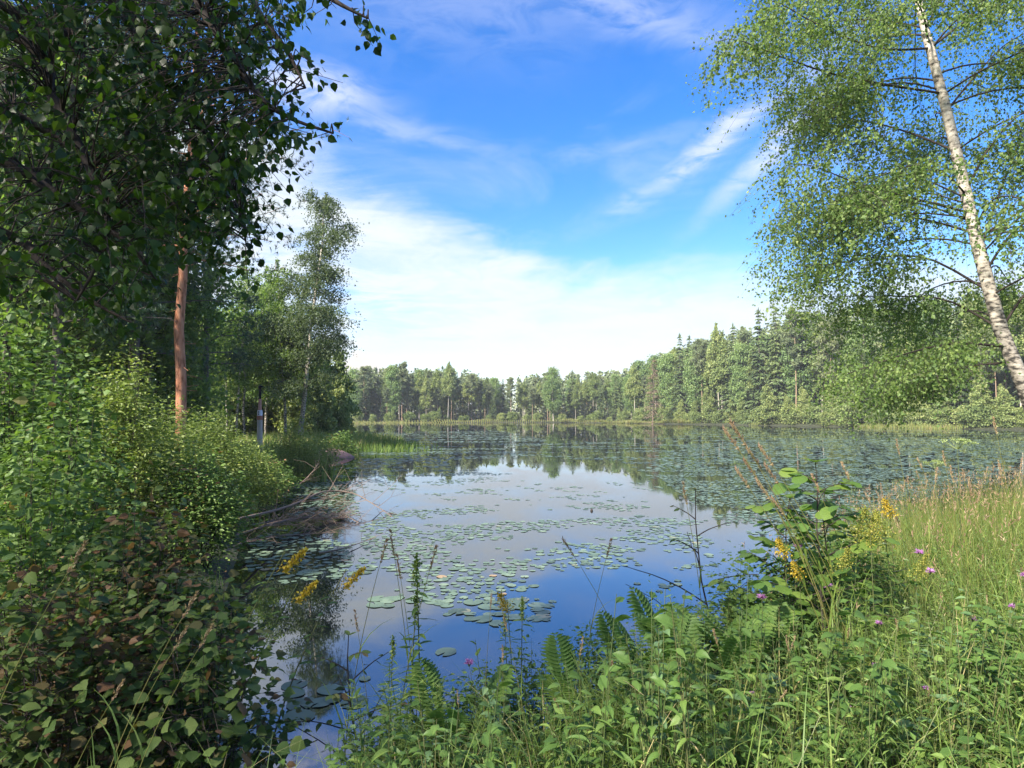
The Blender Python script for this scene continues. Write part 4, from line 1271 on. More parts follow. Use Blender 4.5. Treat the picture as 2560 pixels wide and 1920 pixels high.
def lilies():
    zones = [
        ([(545, 1165), (600, 1140), (700, 1165), (765, 1175), (770, 1195), (820, 1215), (800, 1240), (690, 1258), (600, 1260), (530, 1235)], .92, 0),
        ([(600, 1035), (720, 1035), (770, 1060), (775, 1115), (650, 1120), (560, 1085)], .74, 0),
        ([(625, 1475), (700, 1465), (800, 1455), (790, 1500), (740, 1560), (700, 1590), (640, 1585)], .70, 0),
        ([(900, 1385), (970, 1380), (975, 1425), (910, 1430)], .5, 0),
        ([(780, 1140), (860, 1092), (1000, 1100), (1060, 1150), (1030, 1215), (790, 1205)], .68, 0),
        ([(1000, 1130), (1400, 1115), (1550, 1170), (1550, 1230), (1280, 1250), (1000, 1270), (860, 1330), (800, 1330), (830, 1220)], .54, 0),
        ([(910, 1275), (1000, 1262), (1210, 1262), (1200, 1345), (1040, 1350), (920, 1318)], .70, 0),
        ([(1300, 1225), (1490, 1215), (1480, 1260), (1400, 1300), (1290, 1300)], .54, 0),
        ([(900, 1040), (1400, 1035), (1560, 1140), (1000, 1120), (880, 1090)], .27, 0),
        ([(900, 1020), (1110, 1012), (1100, 1032), (900, 1050)], .40, 0),
        ([(720, 1000), (800, 990), (960, 990), (990, 1040), (850, 1070), (720, 1040)], .50, 0),
        ([(780, 935), (1080, 930), (1180, 950), (1140, 985), (860, 1000), (780, 1000)], .58, 1),
        ([(1100, 960), (1380, 945), (1500, 940), (1600, 1010), (1420, 1040), (1350, 1000), (1150, 985)], .36, 1),
        ([(1480, 960), (1750, 945), (2100, 950), (2500, 975), (2500, 1150), (1800, 1230), (1560, 1130), (1440, 1045), (1390, 1005)], .74, 0),
        ([(1500, 926), (2500, 930), (2500, 975), (1700, 958), (1440, 950)], .42, 1),
    ]
    PT = []
    for cell, y0, y1 in ((.215, 3.4, 9), (.175, 9, 30), (.36, 30, 60), (.60, 60, 130)):
        ys = np.arange(y0, y1, cell); w = y1 * .95
        xs = np.arange(-w, w, cell)
        X, Y = np.meshgrid(xs, ys)
        X = X + rng.uniform(-.42, .42, X.shape) * cell; Y = Y + rng.uniform(-.42, .42, X.shape) * cell
        X, Y = X.ravel(), Y.ravel()
        ok = (np.abs(X) < Y * .85 + .5) & (sdist(X, Y) < -.12)
        X, Y = X[ok], Y[ok]
        pd = proj(np.stack([X, Y, np.zeros_like(X)], 1))
        keep = np.zeros(len(X), bool)
        for poly, den, streak in zones:
            ins = inpoly(pd, poly)
            n1 = cnoise(X, Y * (3.2 if streak else 1.4), 9.0 if streak else 2.3, 0) * .6 + cnoise(X, Y * (2.4 if streak else 1.2), 3.0 if streak else .7, 2) * .4
            keep |= ins & (n1 < den - .02 + rng.normal(0, .06, len(X))) & (rng.random(len(X)) < .93)
        sz = np.where(Y < 13, .265, np.where(Y < 30, .27, np.where(Y < 60, .36, .55))) if False else np.full(len(X), cell * (1.12 if y0 < 9 else .92))
        PT.append(np.stack([X, Y, sz], 1)[keep])
    PT = np.concatenate(PT)
    PT[:, 2] *= rng.choice([.55, .75, .9, 1.0, 1.15], len(PT)) * rng.uniform(.9, 1.08, len(PT))
    pd = proj(np.c_[PT[:, :2], np.zeros(len(PT))])
    vis = (pd[:, 0] > 0) & (pd[:, 0] < 2212) & (pd[:, 1] < 1659)
    key = PT[:, 2] / PT[:, 1] ** 1.5 + vis * 10
    order = np.argsort(-key)
    protos = []
    for k in range(8):
        V, f = pad_template(18, k)
        mb = MB(); mb.add(V, f, 0, [.18, .35, .5, .45, .6, .3, .55, .95][k]); protos.append(mb.mesh('lily_pad_%d' % k, M['pad']))

    def where(p, q):
        if q[1] > 1440: return 'lily pad in the near cluster at the lower water corner', 'near pads at the lower water corner'
        if q[0] < 840 and q[1] > 1130: return 'lily pad in the dense raft by the tree reflection', 'dense raft by the tree reflection'
        if q[0] < 800: return 'lily pad floating around the fallen grey branches', 'pads around the fallen branches'
        if 1255 < q[1]: return 'large lily pad on the deep blue near water', 'pads on the deep blue water'
        if q[0] < 1100: return 'lily pad in the loose rafts on mid water', 'loose rafts on mid water'
        return 'lily pad scattered on the pale open water', 'pads scattered on open water'
    members = {}
    for k in order[:300]:
        x, y, s = PT[k]
        o = obj('lily_pad', protos[7 if rng.random() < .06 else rng.integers(7)])
        o.location = (x, y, .003 + rng.uniform(0, .004)); o.scale = (s, s, 1); o.rotation_euler = (rng.normal(0, .008), rng.normal(0, .008), rng.uniform(0, 6.28))
        lab, grp = where(PT[k], pd[k])
        members.setdefault((lab, grp), []).append((o, pd[k]))
    for (lab, grp), os_ in members.items():
        Q = np.array([q for _, q in os_])
        od = np.argsort(-Q[:, 1])
        for r in range(0, len(od), 9):
            row = sorted(od[r:r + 9], key=lambda i: Q[i, 0])
            for c, i in enumerate(row):
                tag(os_[i][0], lab + ', ' + ORD[r // 9] + ' row, ' + ORD[c] + ' from left', 'lily pad', grp)
    rest = order[300:]
    mb = MB()
    for grp, nn in ((rest[PT[rest, 1] < 30], 9), (rest[PT[rest, 1] >= 30], 6)):
        V, f = pad_template(nn, 3)
        n = len(grp)
        a = rng.uniform(0, 6.28, n); s = PT[grp, 2]
        R0 = V[None] * np.stack([s, s, np.ones(n)], 1)[:, None]
        c, sn = np.cos(a)[:, None], np.sin(a)[:, None]
        X = R0[..., 0] * c - R0[..., 1] * sn; Y = R0[..., 0] * sn + R0[..., 1] * c
        Z = R0[..., 2] + (X * rng.normal(0, .012, (n, 1)) + Y * rng.normal(0, .012, (n, 1))) + rng.uniform(.001, .004, (n, 1)) + .002
        mb.add(np.stack([X + PT[grp, 0:1], Y + PT[grp, 1:2], np.maximum(Z, .003)], -1), (f[None] + (np.arange(n) * len(V))[:, None, None]).reshape(-1, 3), 0,
               np.repeat(np.clip(rng.normal(.5, .22, n), 0, 1), len(f)))
    o = obj('lily_field', mb.mesh('lily_field', M['pad']))
    tag(o, 'thousands of small lily pads covering the farther water', 'lily pads', kind='stuff')
    print('pads', len(PT))


lilies()


# ------------------------------------------------------------------ shoreline details
def fallen_branches():
    def br(label, ctrl, r, ntw, tl, seed, curve_up=.3):
        ctrl = np.array(ctrl)
        base = ctrl[0]
        t = thing('fallen_branch', label, 'branch', base, group='fallen branches in the left inlet')
        p = smooth_path(ctrl, 24)
        mb = MB(); tube(mb, p - base, np.linspace(r, r * .25, 24), 7, wob=.08)
        obj('stem', mb.mesh('fallen_stem_%d' % seed, M['dead_wood'], True), t)
        mb = MB()
        d = unit(p[-1] - p[0])
        for k in range(ntw):
            f = rng.uniform(.2, 1); a = interp(p, f); l = tl * rng.uniform(.4, 1.1)
            dr = unit(d + rng.normal(0, .6, 3) * [1, 1, .7] + np.array([0, 0, curve_up * rng.uniform(-.4, 1)]))
            b = a + dr * l * .5; e = b + unit(dr + rng.normal(0, .35, 3)) * l * .5
            b[2] = max(b[2], -.05); e[2] = max(e[2], -.08)
            twigs(mb, [a - base, b - base], [b - base, e - base], [r * .3, r * .2], [r * .2, .003])
            if rng.random() < .6:
                e2 = b + unit(dr + rng.normal(0, .6, 3)) * l * .35
                twigs(mb, [b - base], [e2 - base], [r * .15], [.003])
        obj('twigs', mb.mesh('fallen_twigs_%d' % seed, M['dead_wood']), t)
    w = lambda xd, yd, z: onz(xd, yd, z)
    br('long grey fallen branch arching from the bank far over the inlet', [w(500, 1125, .75), w(620, 1095, .6), w(700, 1062, .55), w(760, 1065, .45), w(800, 1085, .25), w(850, 1118, -.02)], .030, 34, 1.5, 1)
    br('second fallen branch lying below the long arching one', [w(505, 1160, .5), w(560, 1140, .4), w(640, 1120, .22), w(730, 1110, .10), w(775, 1130, .02)], .024, 60, 1.1, 2, .1)
    br('low thin fallen branch nearest the raft of lily pads', [w(480, 1195, .3), w(545, 1165, .2), w(640, 1155, .08), w(730, 1150, .06)], .020, 40, .8, 3, .05)
    br('brushy tangle of dead twigs in the middle of the inlet', [w(540, 1135, .35), w(600, 1125, .25), w(680, 1118, .15), w(740, 1120, .04)], .020, 130, .9, 4, .12)
    br('thin dead stick lying on the water past the tree reflection', [w(690, 1195, .05), w(740, 1185, .06), w(800, 1165, .03)], .02, 5, .4, 5, .05)
    br('bare twigs reaching up at the dark water edge by the reeds', [w(600, 1075, .1), w(640, 1050, .35), w(665, 1030, .6), w(690, 1000, .95)], .022, 12, .9, 6, .5)


fallen_branches()


def rock():
    p = onz(712, 990); x, y = p[0] - .2, p[1] + .6
    mb = MB()
    n, m = 14, 7
    V = []
    for j in range(m):
        th = j / (m - 1) * math.pi / 2
        for i in range(n):
            a = i / n * 2 * math.pi
            k = 1 + .14 * math.sin(3 * a + 1) + .10 * math.sin(5 * a + j) + rng.normal(0, .03)
            V.append((math.cos(a) * math.cos(th) * 1.3 * k, math.sin(a) * math.cos(th) * 1.1 * k, math.sin(th) * .62 * (1 + .1 * math.sin(2 * a)) - .12))
    f = [[j * n + i, j * n + (i + 1) % n, (j + 1) * n + (i + 1) % n, (j + 1) * n + i] for j in range(m - 1) for i in range(n)]
    mb.add(V, f)
    o = obj('boulder', mb.mesh('boulder', M['rock'], True)); o.location = (x, y, 0)
    tag(o, 'reddish boulder at the waterline below the grassy spit', 'boulder')
    mb = MB()
    q = onz(1278, 1104)
    tube(mb, [(0, 0, -.03), (0, 0, .01), (.005, 0, .04), (.01, 0, .06)], [.028, .036, .028, .008], 10, wob=.1)
    o = obj('floating_lump', mb.mesh('floating_lump', M['dark_bark'], True)); o.location = (q[0], q[1], 0)
    tag(o, 'small dark round lump floating on the pale open water', 'lump')


rock()


def tufts(name, label, cat, pts, h, width, lm, leanamp=.25, tint=(.5, .2), kind='stuff', segs=3, droop=.5):
    mb = MB(); n = len(pts)
    P = np.c_[pts, gz(pts[:, 0], pts[:, 1]) - .03]
    P[:, 2] = np.maximum(P[:, 2], -.08)
    blades(mb, P, h if np.ndim(h) else h * rng.uniform(.6, 1.15, n), rng.normal(0, leanamp, (n, 2)), width, np.clip(rng.normal(*tint, n), 0, 1), 0, segs, droop)
    o = obj(name, mb.mesh(name, M[lm]))
    tag(o, label, cat, kind=kind)
    return o


def shore_plants():
    # far reed bed, yellow green
    U = rng.random(15000)
    i = (U * .55 * 399).astype(int)
    base = SHORE[np.clip(i, 0, 398)]
    inward = unit(np.array([0, 100.]) - base)
    wid = np.interp(U, [0, .2, .5, .8, 1], [9, 10, 6, 4, 2.0])
    P = base + inward * (rng.random(15000) * wid * (.35 + .9 * cnoise(base[:, 0], base[:, 1], 12, 2)) - 2.5)[:, None]
    tufts('reed_bed', 'yellow-green reed bed along the far shore', 'reeds', P, .75 * rng.uniform(.5, 1.3, 15000) * (.55 + .8 * cnoise(P[:, 0], P[:, 1], 7, 1)), .10, 'reed', .2, (.6, .2), segs=2)
    U = rng.uniform(.62, 1, 6000)
    i = (U * 398).astype(int)
    base = SHORE[i]; inward = unit(np.array([0, 100.]) - base)
    ok = cnoise(base[:, 0], base[:, 1], 14, 3) > .45
    P = (base + inward * rng.uniform(-2, 2.5, 6000)[:, None])[ok]
    tufts('shore_sedge', 'patches of yellow sedge along the right shore', 'sedge', P, .9, .09, 'reed', .2, (.6, .2), segs=2)
    # grass on the spit and along the left bank
    n = 26000
    P = np.stack([rng.uniform(-26, -8.5, n), rng.uniform(21, 60, n)], 1)
    d = sdist(P[:, 0], P[:, 1]); P = P[(d > -.4) & (d < 3.2 + 4 * (P[:, 1] > 34))]
    tufts('spit_grass', 'tall grass covering the low spit on the left', 'grass', P, .95, .05, 'grass', .3, (.55, .25))
    q = np.array([onz(840, 975)[:2], onz(780, 965)[:2], onz(860, 965)[:2]])
    P = np.concatenate([c + rng.normal(0, .9, (420, 2)) * [1.6, .8] for c in q])
    tufts('water_sedge', 'bright green sedge standing in the water at the tip of the spit', 'sedge', P, .75, .035, 'grass', .25, (.35, .15))
    c = onz(655, 1040)[:2]
    t = thing('sedge_clump', 'clump of pale arching sedge at the water edge below the willow', 'sedge', (c[0], c[1], 0))
    mb = MB(); n = 150
    b = np.c_[rng.normal(0, .45, (n, 2)) * [1.3, .6], np.full(n, -.05)]
    blades(mb, b, rng.uniform(.7, 1.6, n), rng.normal(0, .35, (n, 2)), .03, np.clip(rng.normal(.7, .25, n), 0, 1), 0, 4, .9)
    obj('leaves', mb.mesh('sedge_clump', M['grass']), t)


shore_plants()


# ------------------------------------------------------------------ near bank on the right: grass, herbs, flowers
def near_points(n, xr, yr, dmin=-.05, ang=.86):
    P = np.stack([rng.uniform(*xr, n), rng.uniform(*yr, n)], 1)
    d = sdist(P[:, 0], P[:, 1])
    ok = (d > dmin) & (np.abs(P[:, 0]) < P[:, 1] * ang + .5) & (np.hypot(P[:, 0], P[:, 1]) > 2.1)
    return P[ok]


def near_grass():
    P = near_points(110000, (-4.5, 15), (2.0, 16))
    keep = rng.random(len(P)) < np.clip(.18 + .18 * (P[:, 0] > 0) + .30 * (P[:, 0] > 2.5) + .3 * cnoise(P[:, 0], P[:, 1], 1.2, 1), .05, 1) * np.where(P[:, 1] < 6.5, 1, .7)
    P = P[keep]
    yel = np.clip((P[:, 0] - 1.5) / 5 + (P[:, 1] - 5) / 8, 0, 1)
    n = len(P)
    h = rng.uniform(.18, .55, n) * (1 + .45 * yel)
    mb = MB()
    blades(mb, np.c_[P, gz(P[:, 0], P[:, 1]) - .02], h, rng.normal(0, .42, (n, 2)), rng.uniform(.005, .011, n), np.clip(.30 + .30 * yel + rng.normal(0, .18, n), 0, 1), 0, 4, .8)
    o = obj('meadow_grass', mb.mesh('meadow_grass', M['grass']))
    tag(o, 'green grass growing thickly on the near bank', 'grass', kind='stuff')
    P = near_points(12000, (-2.5, 9), (2.4, 7.5))
    P = P[rng.random(len(P)) < np.where(P[:, 0] < 0, .5, .9)]
    n = len(P); mb = MB()
    blades(mb, np.c_[P, gz(P[:, 0], P[:, 1]) - .02], rng.uniform(.45, .95, n), rng.normal(0, .55, (n, 2)), rng.uniform(.005, .010, n), np.clip(rng.normal(.48, .25, n), 0, 1), 0, 6, 1.0)
    o = obj('long_grass', mb.mesh('long_grass', M['grass']))
    tag(o, 'long arching grass blades rising between the herbs', 'grass', kind='stuff')
    # upright leafy stems too many and too small to pick apart
    P = near_points(3600, (-2.5, 8), (2.5, 7.0), -.05)
    P = P[rng.random(len(P)) < np.clip(1.15 - (P[:, 0] - 1.5) * .18, .12, 1)]
    n = len(P); mb = MB(); per = 15
    h = rng.uniform(.30, .82, n) * np.clip(.75 + P[:, 0] * .12, .6, 1.15)
    b = np.c_[P, gz(P[:, 0], P[:, 1]) - .02]; e = b + np.c_[rng.normal(0, .28, (n, 2)), np.ones(n)] * h[:, None]
    twigs(mb, b, e, .0025, .0012, 1)
    f = np.tile(np.linspace(.2, 1, per), (n, 1)); c = b[:, None] + (e - b)[:, None] * f[..., None]
    a = np.arange(per)[None] * 2.4 + rng.uniform(0, 6.28, (n, 1))
    D = np.stack([np.cos(a), np.sin(a), .45 + 0 * a], -1).reshape(-1, 3)
    L = (rng.uniform(.035, .075, (n, 1)) * (1.2 - .7 * f)).ravel()
    leaves(mb, c.reshape(-1, 3), D, np.tile([0, 0, 1.], (n * per, 1)) + rng.normal(0, .25, (n * per, 3)), L, L * np.repeat(rng.choice([.25, .45], n), per), T_RH, 0, np.repeat(np.clip(rng.normal(.55, .25, n), 0, 1), per))
    o = obj('leafy_stems', mb.mesh('leafy_stems', [M['herb_leaf'], M['stem']]))
    tag(o, 'tangle of small leafy stems filling the near bank', 'undergrowth', kind='stuff')
    # dry, beige stems and panicles towards the right edge
    P = near_points(22000, (2.4, 15), (4.2, 15.5))
    P = P[rng.random(len(P)) < np.clip((P[:, 0] - 2.3) / 3, .05, 1) * np.where(P[:, 1] < 5.5, .35, 1)]
    n = len(P); mb = MB()
    b = np.c_[P, gz(P[:, 0], P[:, 1]) - .02]; h = rng.uniform(.55, 1.15, n); ln = rng.normal(0, .16, (n, 2)) + [-.08, 0]
    blades(mb, b, h, ln, .006, np.clip(rng.normal(.18, .22, n), 0, 1), 0, 3, .3)
    tip = b + np.c_[ln * h[:, None], h * (1 - .3 * .42 * np.minimum(np.linalg.norm(ln, axis=1), 1.3))]
    k = rng.random(n) < .22
    tp_ = np.repeat(tip[k], 5, 0); m = len(tp_)
    leaves(mb, tp_ - np.array([0, 0, 1.]) * rng.uniform(0, .13, m)[:, None], rdir(m, 2.2), rdir(m), rng.uniform(.03, .06, m), .010, T_RH, 1, rng.random(m))
    o = obj('dry_grass', mb.mesh('dry_grass', [M['dry_grass'], M['seed_head']]))
    tag(o, 'dry beige grass gone to seed along the right bank', 'grass', kind='stuff')
    # low leafy ground cover that hides the soil
    P = near_points(34000, (-4.5, 12), (1.9, 9), -.1)
    n = len(P)
    hh = rng.uniform(.04, .38, n)
    mb = MB(); sz = rng.uniform(.025, .06, n)
    leaves(mb, np.c_[P, gz(P[:, 0], P[:, 1]) + hh], rdir(n, -.1), rdir(n, 2.0), sz, sz * .6, T_OV, 0, np.clip(rng.normal(.4, .2, n), 0, 1))
    o = obj('ground_cover', mb.mesh('ground_cover', M['herb_leaf']))
    tag(o, 'low leafy ground cover under the grass of the near bank', 'ground cover', kind='stuff')


near_grass()

LANCE = [big_leaf_mesh('lance_leaf_%d' % k, M['herb_leaf'], 'lance', 40 + k) for k in range(4)]
OVATE = [big_leaf_mesh('ovate_leaf_%d' % k, M['herb_leaf'], 'ovate', 50 + k) for k in range(4)]
BLUE = [big_leaf_mesh('blue_leaf_%d' % k, M['herb_bluish'], 'ovate', 60 + k) for k in range(4)]


def stem_mesh(name, H, bend, r=.004, mat='stem', m=9):
    s = np.linspace(0, 1, m)
    p = np.stack([bend[0] * s ** 1.8 * H, bend[1] * s ** 1.8 * H, H * s], 1)
    mb = MB(); tube(mb, p, np.linspace(r, r * .45, m), 5)
    return p, mb.mesh(name, M[mat], True)


def plume(key, tip, d, L, w, n, mat, leaf=.012):
    mb = MB()
    s = rng.random(n)
    P = tip + d * (s * L)[:, None] + rng.normal(0, 1, (n, 3)) * (w * (1 - s * .75))[:, None] * [1, 1, .6]
    leaves(mb, P, rdir(n, .4), rdir(n), leaf * rng.uniform(.6, 1.3, n), leaf * .8, T_RH, 0, rng.random(n))
    q = rng.integers(0, n, 40)
    twigs(mb, tip + d * (s[q] * L * .85)[:, None], P[q], .0012, .0008, 0, .3)
    return mb.mesh(key, M[mat])


def goldenrod(key, H, nl, flower, bend, leafL=.085, pl=(.10, .012, 190)):
    p, sm = stem_mesh(key + '_stem', H, bend, .0045)
    parts = [('stem', sm)]
    for k in range(nl):
        f = .18 + .74 * k / nl; a = k * 2.4 + rng.normal(0, .2); c = interp(p, f)
        d = np.array([math.cos(a), math.sin(a), .35 - .3 * f]); L = leafL * (1.15 - .65 * f) * rng.uniform(.85, 1.15)
        parts.append(('leaf', LANCE[k % 4], frame_mat(c, d, (0, 0, 1), L, L * .26)))
    if flower: parts.append(('flower_plume', plume(key + '_plume', p[-1] - [0, 0, .07], unit(np.array([bend[0] * 1.6 + .25, bend[1], .8])), *pl, flower)))
    else: parts.append(('bud_tip', plume(key + '_buds', p[-1] - [0, 0, .10], np.array([0, 0, 1.]), .14, .014, 120, 'horsetail', .016)))
    return parts


def grass_stem(key, H, bend, head, hw, mat='stem'):
    p, sm = stem_mesh(key + '_stem', H, bend, .0022, 'dry_grass', 10)
    mb = MB(); n = 64
    s = rng.random(n); d = unit(p[-1] - p[-2])
    P = p[-1] + d * ((s - .75) * head)[:, None] + rng.normal(0, 1, (n, 3)) * (hw * np.sin(np.pi * np.clip(s, .08, .96)))[:, None]
    leaves(mb, P, unit(d + rng.normal(0, .35, (n, 3))), rdir(n), .015, .0045, T_RH, 0, rng.random(n))
    fb = MB()
    blades(fb, p[[2, 3, 5]], np.array([.3, .28, .2]), rng.normal(0, .5, (3, 2)), .007, .6, 0, 4, .9)
    return [('stem', sm), ('seed_head', mb.mesh(key + '_head', M['seed_head'])), ('blades', fb.mesh(key + '_blades', M['grass']))]


def knapweed(key, H, bend):
    p, sm = stem_mesh(key + '_stem', H, bend, .0026)
    lf = MB()
    for k in range(7):
        c = interp(p, .15 + .1 * k); a = k * 2.4
        leaves(lf, [c], [[math.cos(a), math.sin(a), .5]], [[0, 0, 1]], .09 - .007 * k, .016, T_OV, 0, .5)
    hd = MB(); n = 46
    a = rng.uniform(0, 6.28, n); e = rng.uniform(-.15, 1.0, n)
    D = np.stack([np.cos(a) * np.cos(e), np.sin(a) * np.cos(e), np.sin(e)], 1)
    leaves(hd, np.tile(p[-1] + [0, 0, .008], (n, 1)), D, rdir(n, .5), rng.uniform(.024, .040, n), .008, T_RH, 0, rng.random(n))
    cup = MB(); tube(cup, [p[-1] + [0, 0, -.012], p[-1] + [0, 0, -.004], p[-1] + [0, 0, .006], p[-1] + [0, 0, .014]], [.003, .008, .0085, .005], 7)
    return [('stem', sm), ('leaves', lf.mesh(key + '_leaves', M['herb_leaf'])), ('bud_cup', cup.mesh(key + '_cup', M['stem'], True)), ('flower_head', hd.mesh(key + '_head', M['purple']))]


def fern(key, nf, L):
    parts = []
    for k in range(nf):
        a = k * 6.283 / nf + rng.normal(0, .25)
        s = np.linspace(0, 1, 12); out = rng.uniform(.35, .7)
        p = np.stack([np.cos(a) * out * L * s ** 1.3, np.sin(a) * out * L * s ** 1.3, L * (s * .98 - .30 * out * s ** 2.4)], 1)
        mb = MB(); tube(mb, p, np.linspace(.004, .001, 12), 4, 0, .7)
        n = 36
        f = np.repeat(np.linspace(.46, .99, n // 2), 2); c = interp(p, f)
        d = unit(np.gradient(p, axis=0)); dd = interp(d, f)
        side = unit(np.cross(dd, [0, 0, 1.]) + 1e-6) * np.where(np.arange(n) % 2, 1, -1)[:, None]
        ln = L * .17 * np.sin(np.pi * np.clip((1 - f) / .54, 0, 1) ** .75 * .85 + .12)
        leaves(mb, c, unit(side + dd * .35), np.cross(side, dd) * np.where(np.arange(n) % 2, 1, -1)[:, None] + [0, 0, .2], ln, ln * .26 + .004, T_OV, 0, np.clip(rng.normal(.5, .12, n), 0, 1))
        parts.append(('frond', mb.mesh('%s_frond_%d' % (key, k), M['fern'])))
    return parts


def horsetail(key, H, nst):
    mb = MB()
    for k in range(nst):
        a = rng.uniform(0, 6.28); b = np.array([math.cos(a), math.sin(a), 0]) * rng.uniform(0, .10); top = b + np.array([rng.normal(0, .08), rng.normal(0, .08), H * rng.uniform(.7, 1.1)])
        twigs(mb, [b], [top], .002, .001)
        for q in np.linspace(.2, .97, 13):
            c = b + (top - b) * q; n = 9; aa = rng.uniform(0, 6.28, n); l = .13 * (1 - q * .8) + .01
            leaves(mb, np.tile(c, (n, 1)), np.stack([np.cos(aa), np.sin(aa), rng.uniform(.1, .5, n)], 1), rdir(n), l, .0022, T_NE, 0, rng.random(n))
    return [('fronds', mb.mesh(key, M['horsetail']))]


def leafy_herb(key, H, nst, nl, mesh, L, W, compound=False):
    parts = []
    st = MB()
    for j in range(nst):
        a = rng.uniform(0, 6.28); tip = np.array([math.cos(a) * .35 * H * rng.uniform(.2, 1), math.sin(a) * .35 * H * rng.uniform(.2, 1), H * rng.uniform(.65, 1.1)])
        s = np.linspace(0, 1, 6)[:, None]; p = tip * s + np.array([0, 0, .12 * H]) * np.sin(np.pi * s)
        tube(st, p, np.linspace(.0035, .0015, 6), 4)
        for k in range(nl):
            f = .35 + .65 * (k + .5) / nl; c = interp(p, f); aa = (k // 2) * 1.57 + (k % 2) * math.pi + rng.normal(0, .3) if not compound else a + (1.2 if k % 2 else -1.2)
            if k == nl - 1: d = np.array([math.cos(a), math.sin(a), .15])
            else: d = np.array([math.cos(aa), math.sin(aa), rng.uniform(-.1, .35)])
            l = L * rng.uniform(.75, 1.2)
            parts.append(('leaf', mesh[(k + j) % len(mesh)], frame_mat(c, d, (rng.normal(0, .2), rng.normal(0, .2), 1), l, l * W)))
    return [('stem', st.mesh(key + '_stem', M['stem']))] + parts


def sapling(key, H, nb, nl, mesh, L, W, bark='dark_bark'):
    st, parts = MB(), []
    tp = trunk_path(H, (rng.normal(0, .12), 0), .02, 8)
    tube(st, tp, np.linspace(.009, .003, 8), 5)
    for j in range(nb):
        q = .22 + .72 * j / nb; p0 = interp(tp, q); a = j * 2.4
        p = limb_path(p0, a, H * .46 * (1.15 - q) * rng.uniform(.8, 1.2), .7, .25)
        tube(st, p, np.linspace(.005, .002, 7), 4)
        for k in range(nl):
            f = .25 + .75 * (k + .7) / nl; c = interp(p, min(f, 1)); aa = a + (1.1 if k % 2 else -1.1) * (k < nl - 1) + rng.normal(0, .3)
            l = L * rng.uniform(.7, 1.15)
            parts.append(('leaf', mesh[rng.integers(len(mesh))], frame_mat(c, (math.cos(aa), math.sin(aa), rng.uniform(-.35, .25)), (rng.normal(0, .3), rng.normal(0, .3), 1), l, l * W)))
    for k in range(4):
        a = k * 1.9; parts.append(('leaf', mesh[k % len(mesh)], frame_mat(tp[-1], (math.cos(a), math.sin(a), .5), (0, 0, 1), L * .8, L * .8 * W)))
    return [('branches', st.mesh(key + '_wood', M[bark]))] + parts


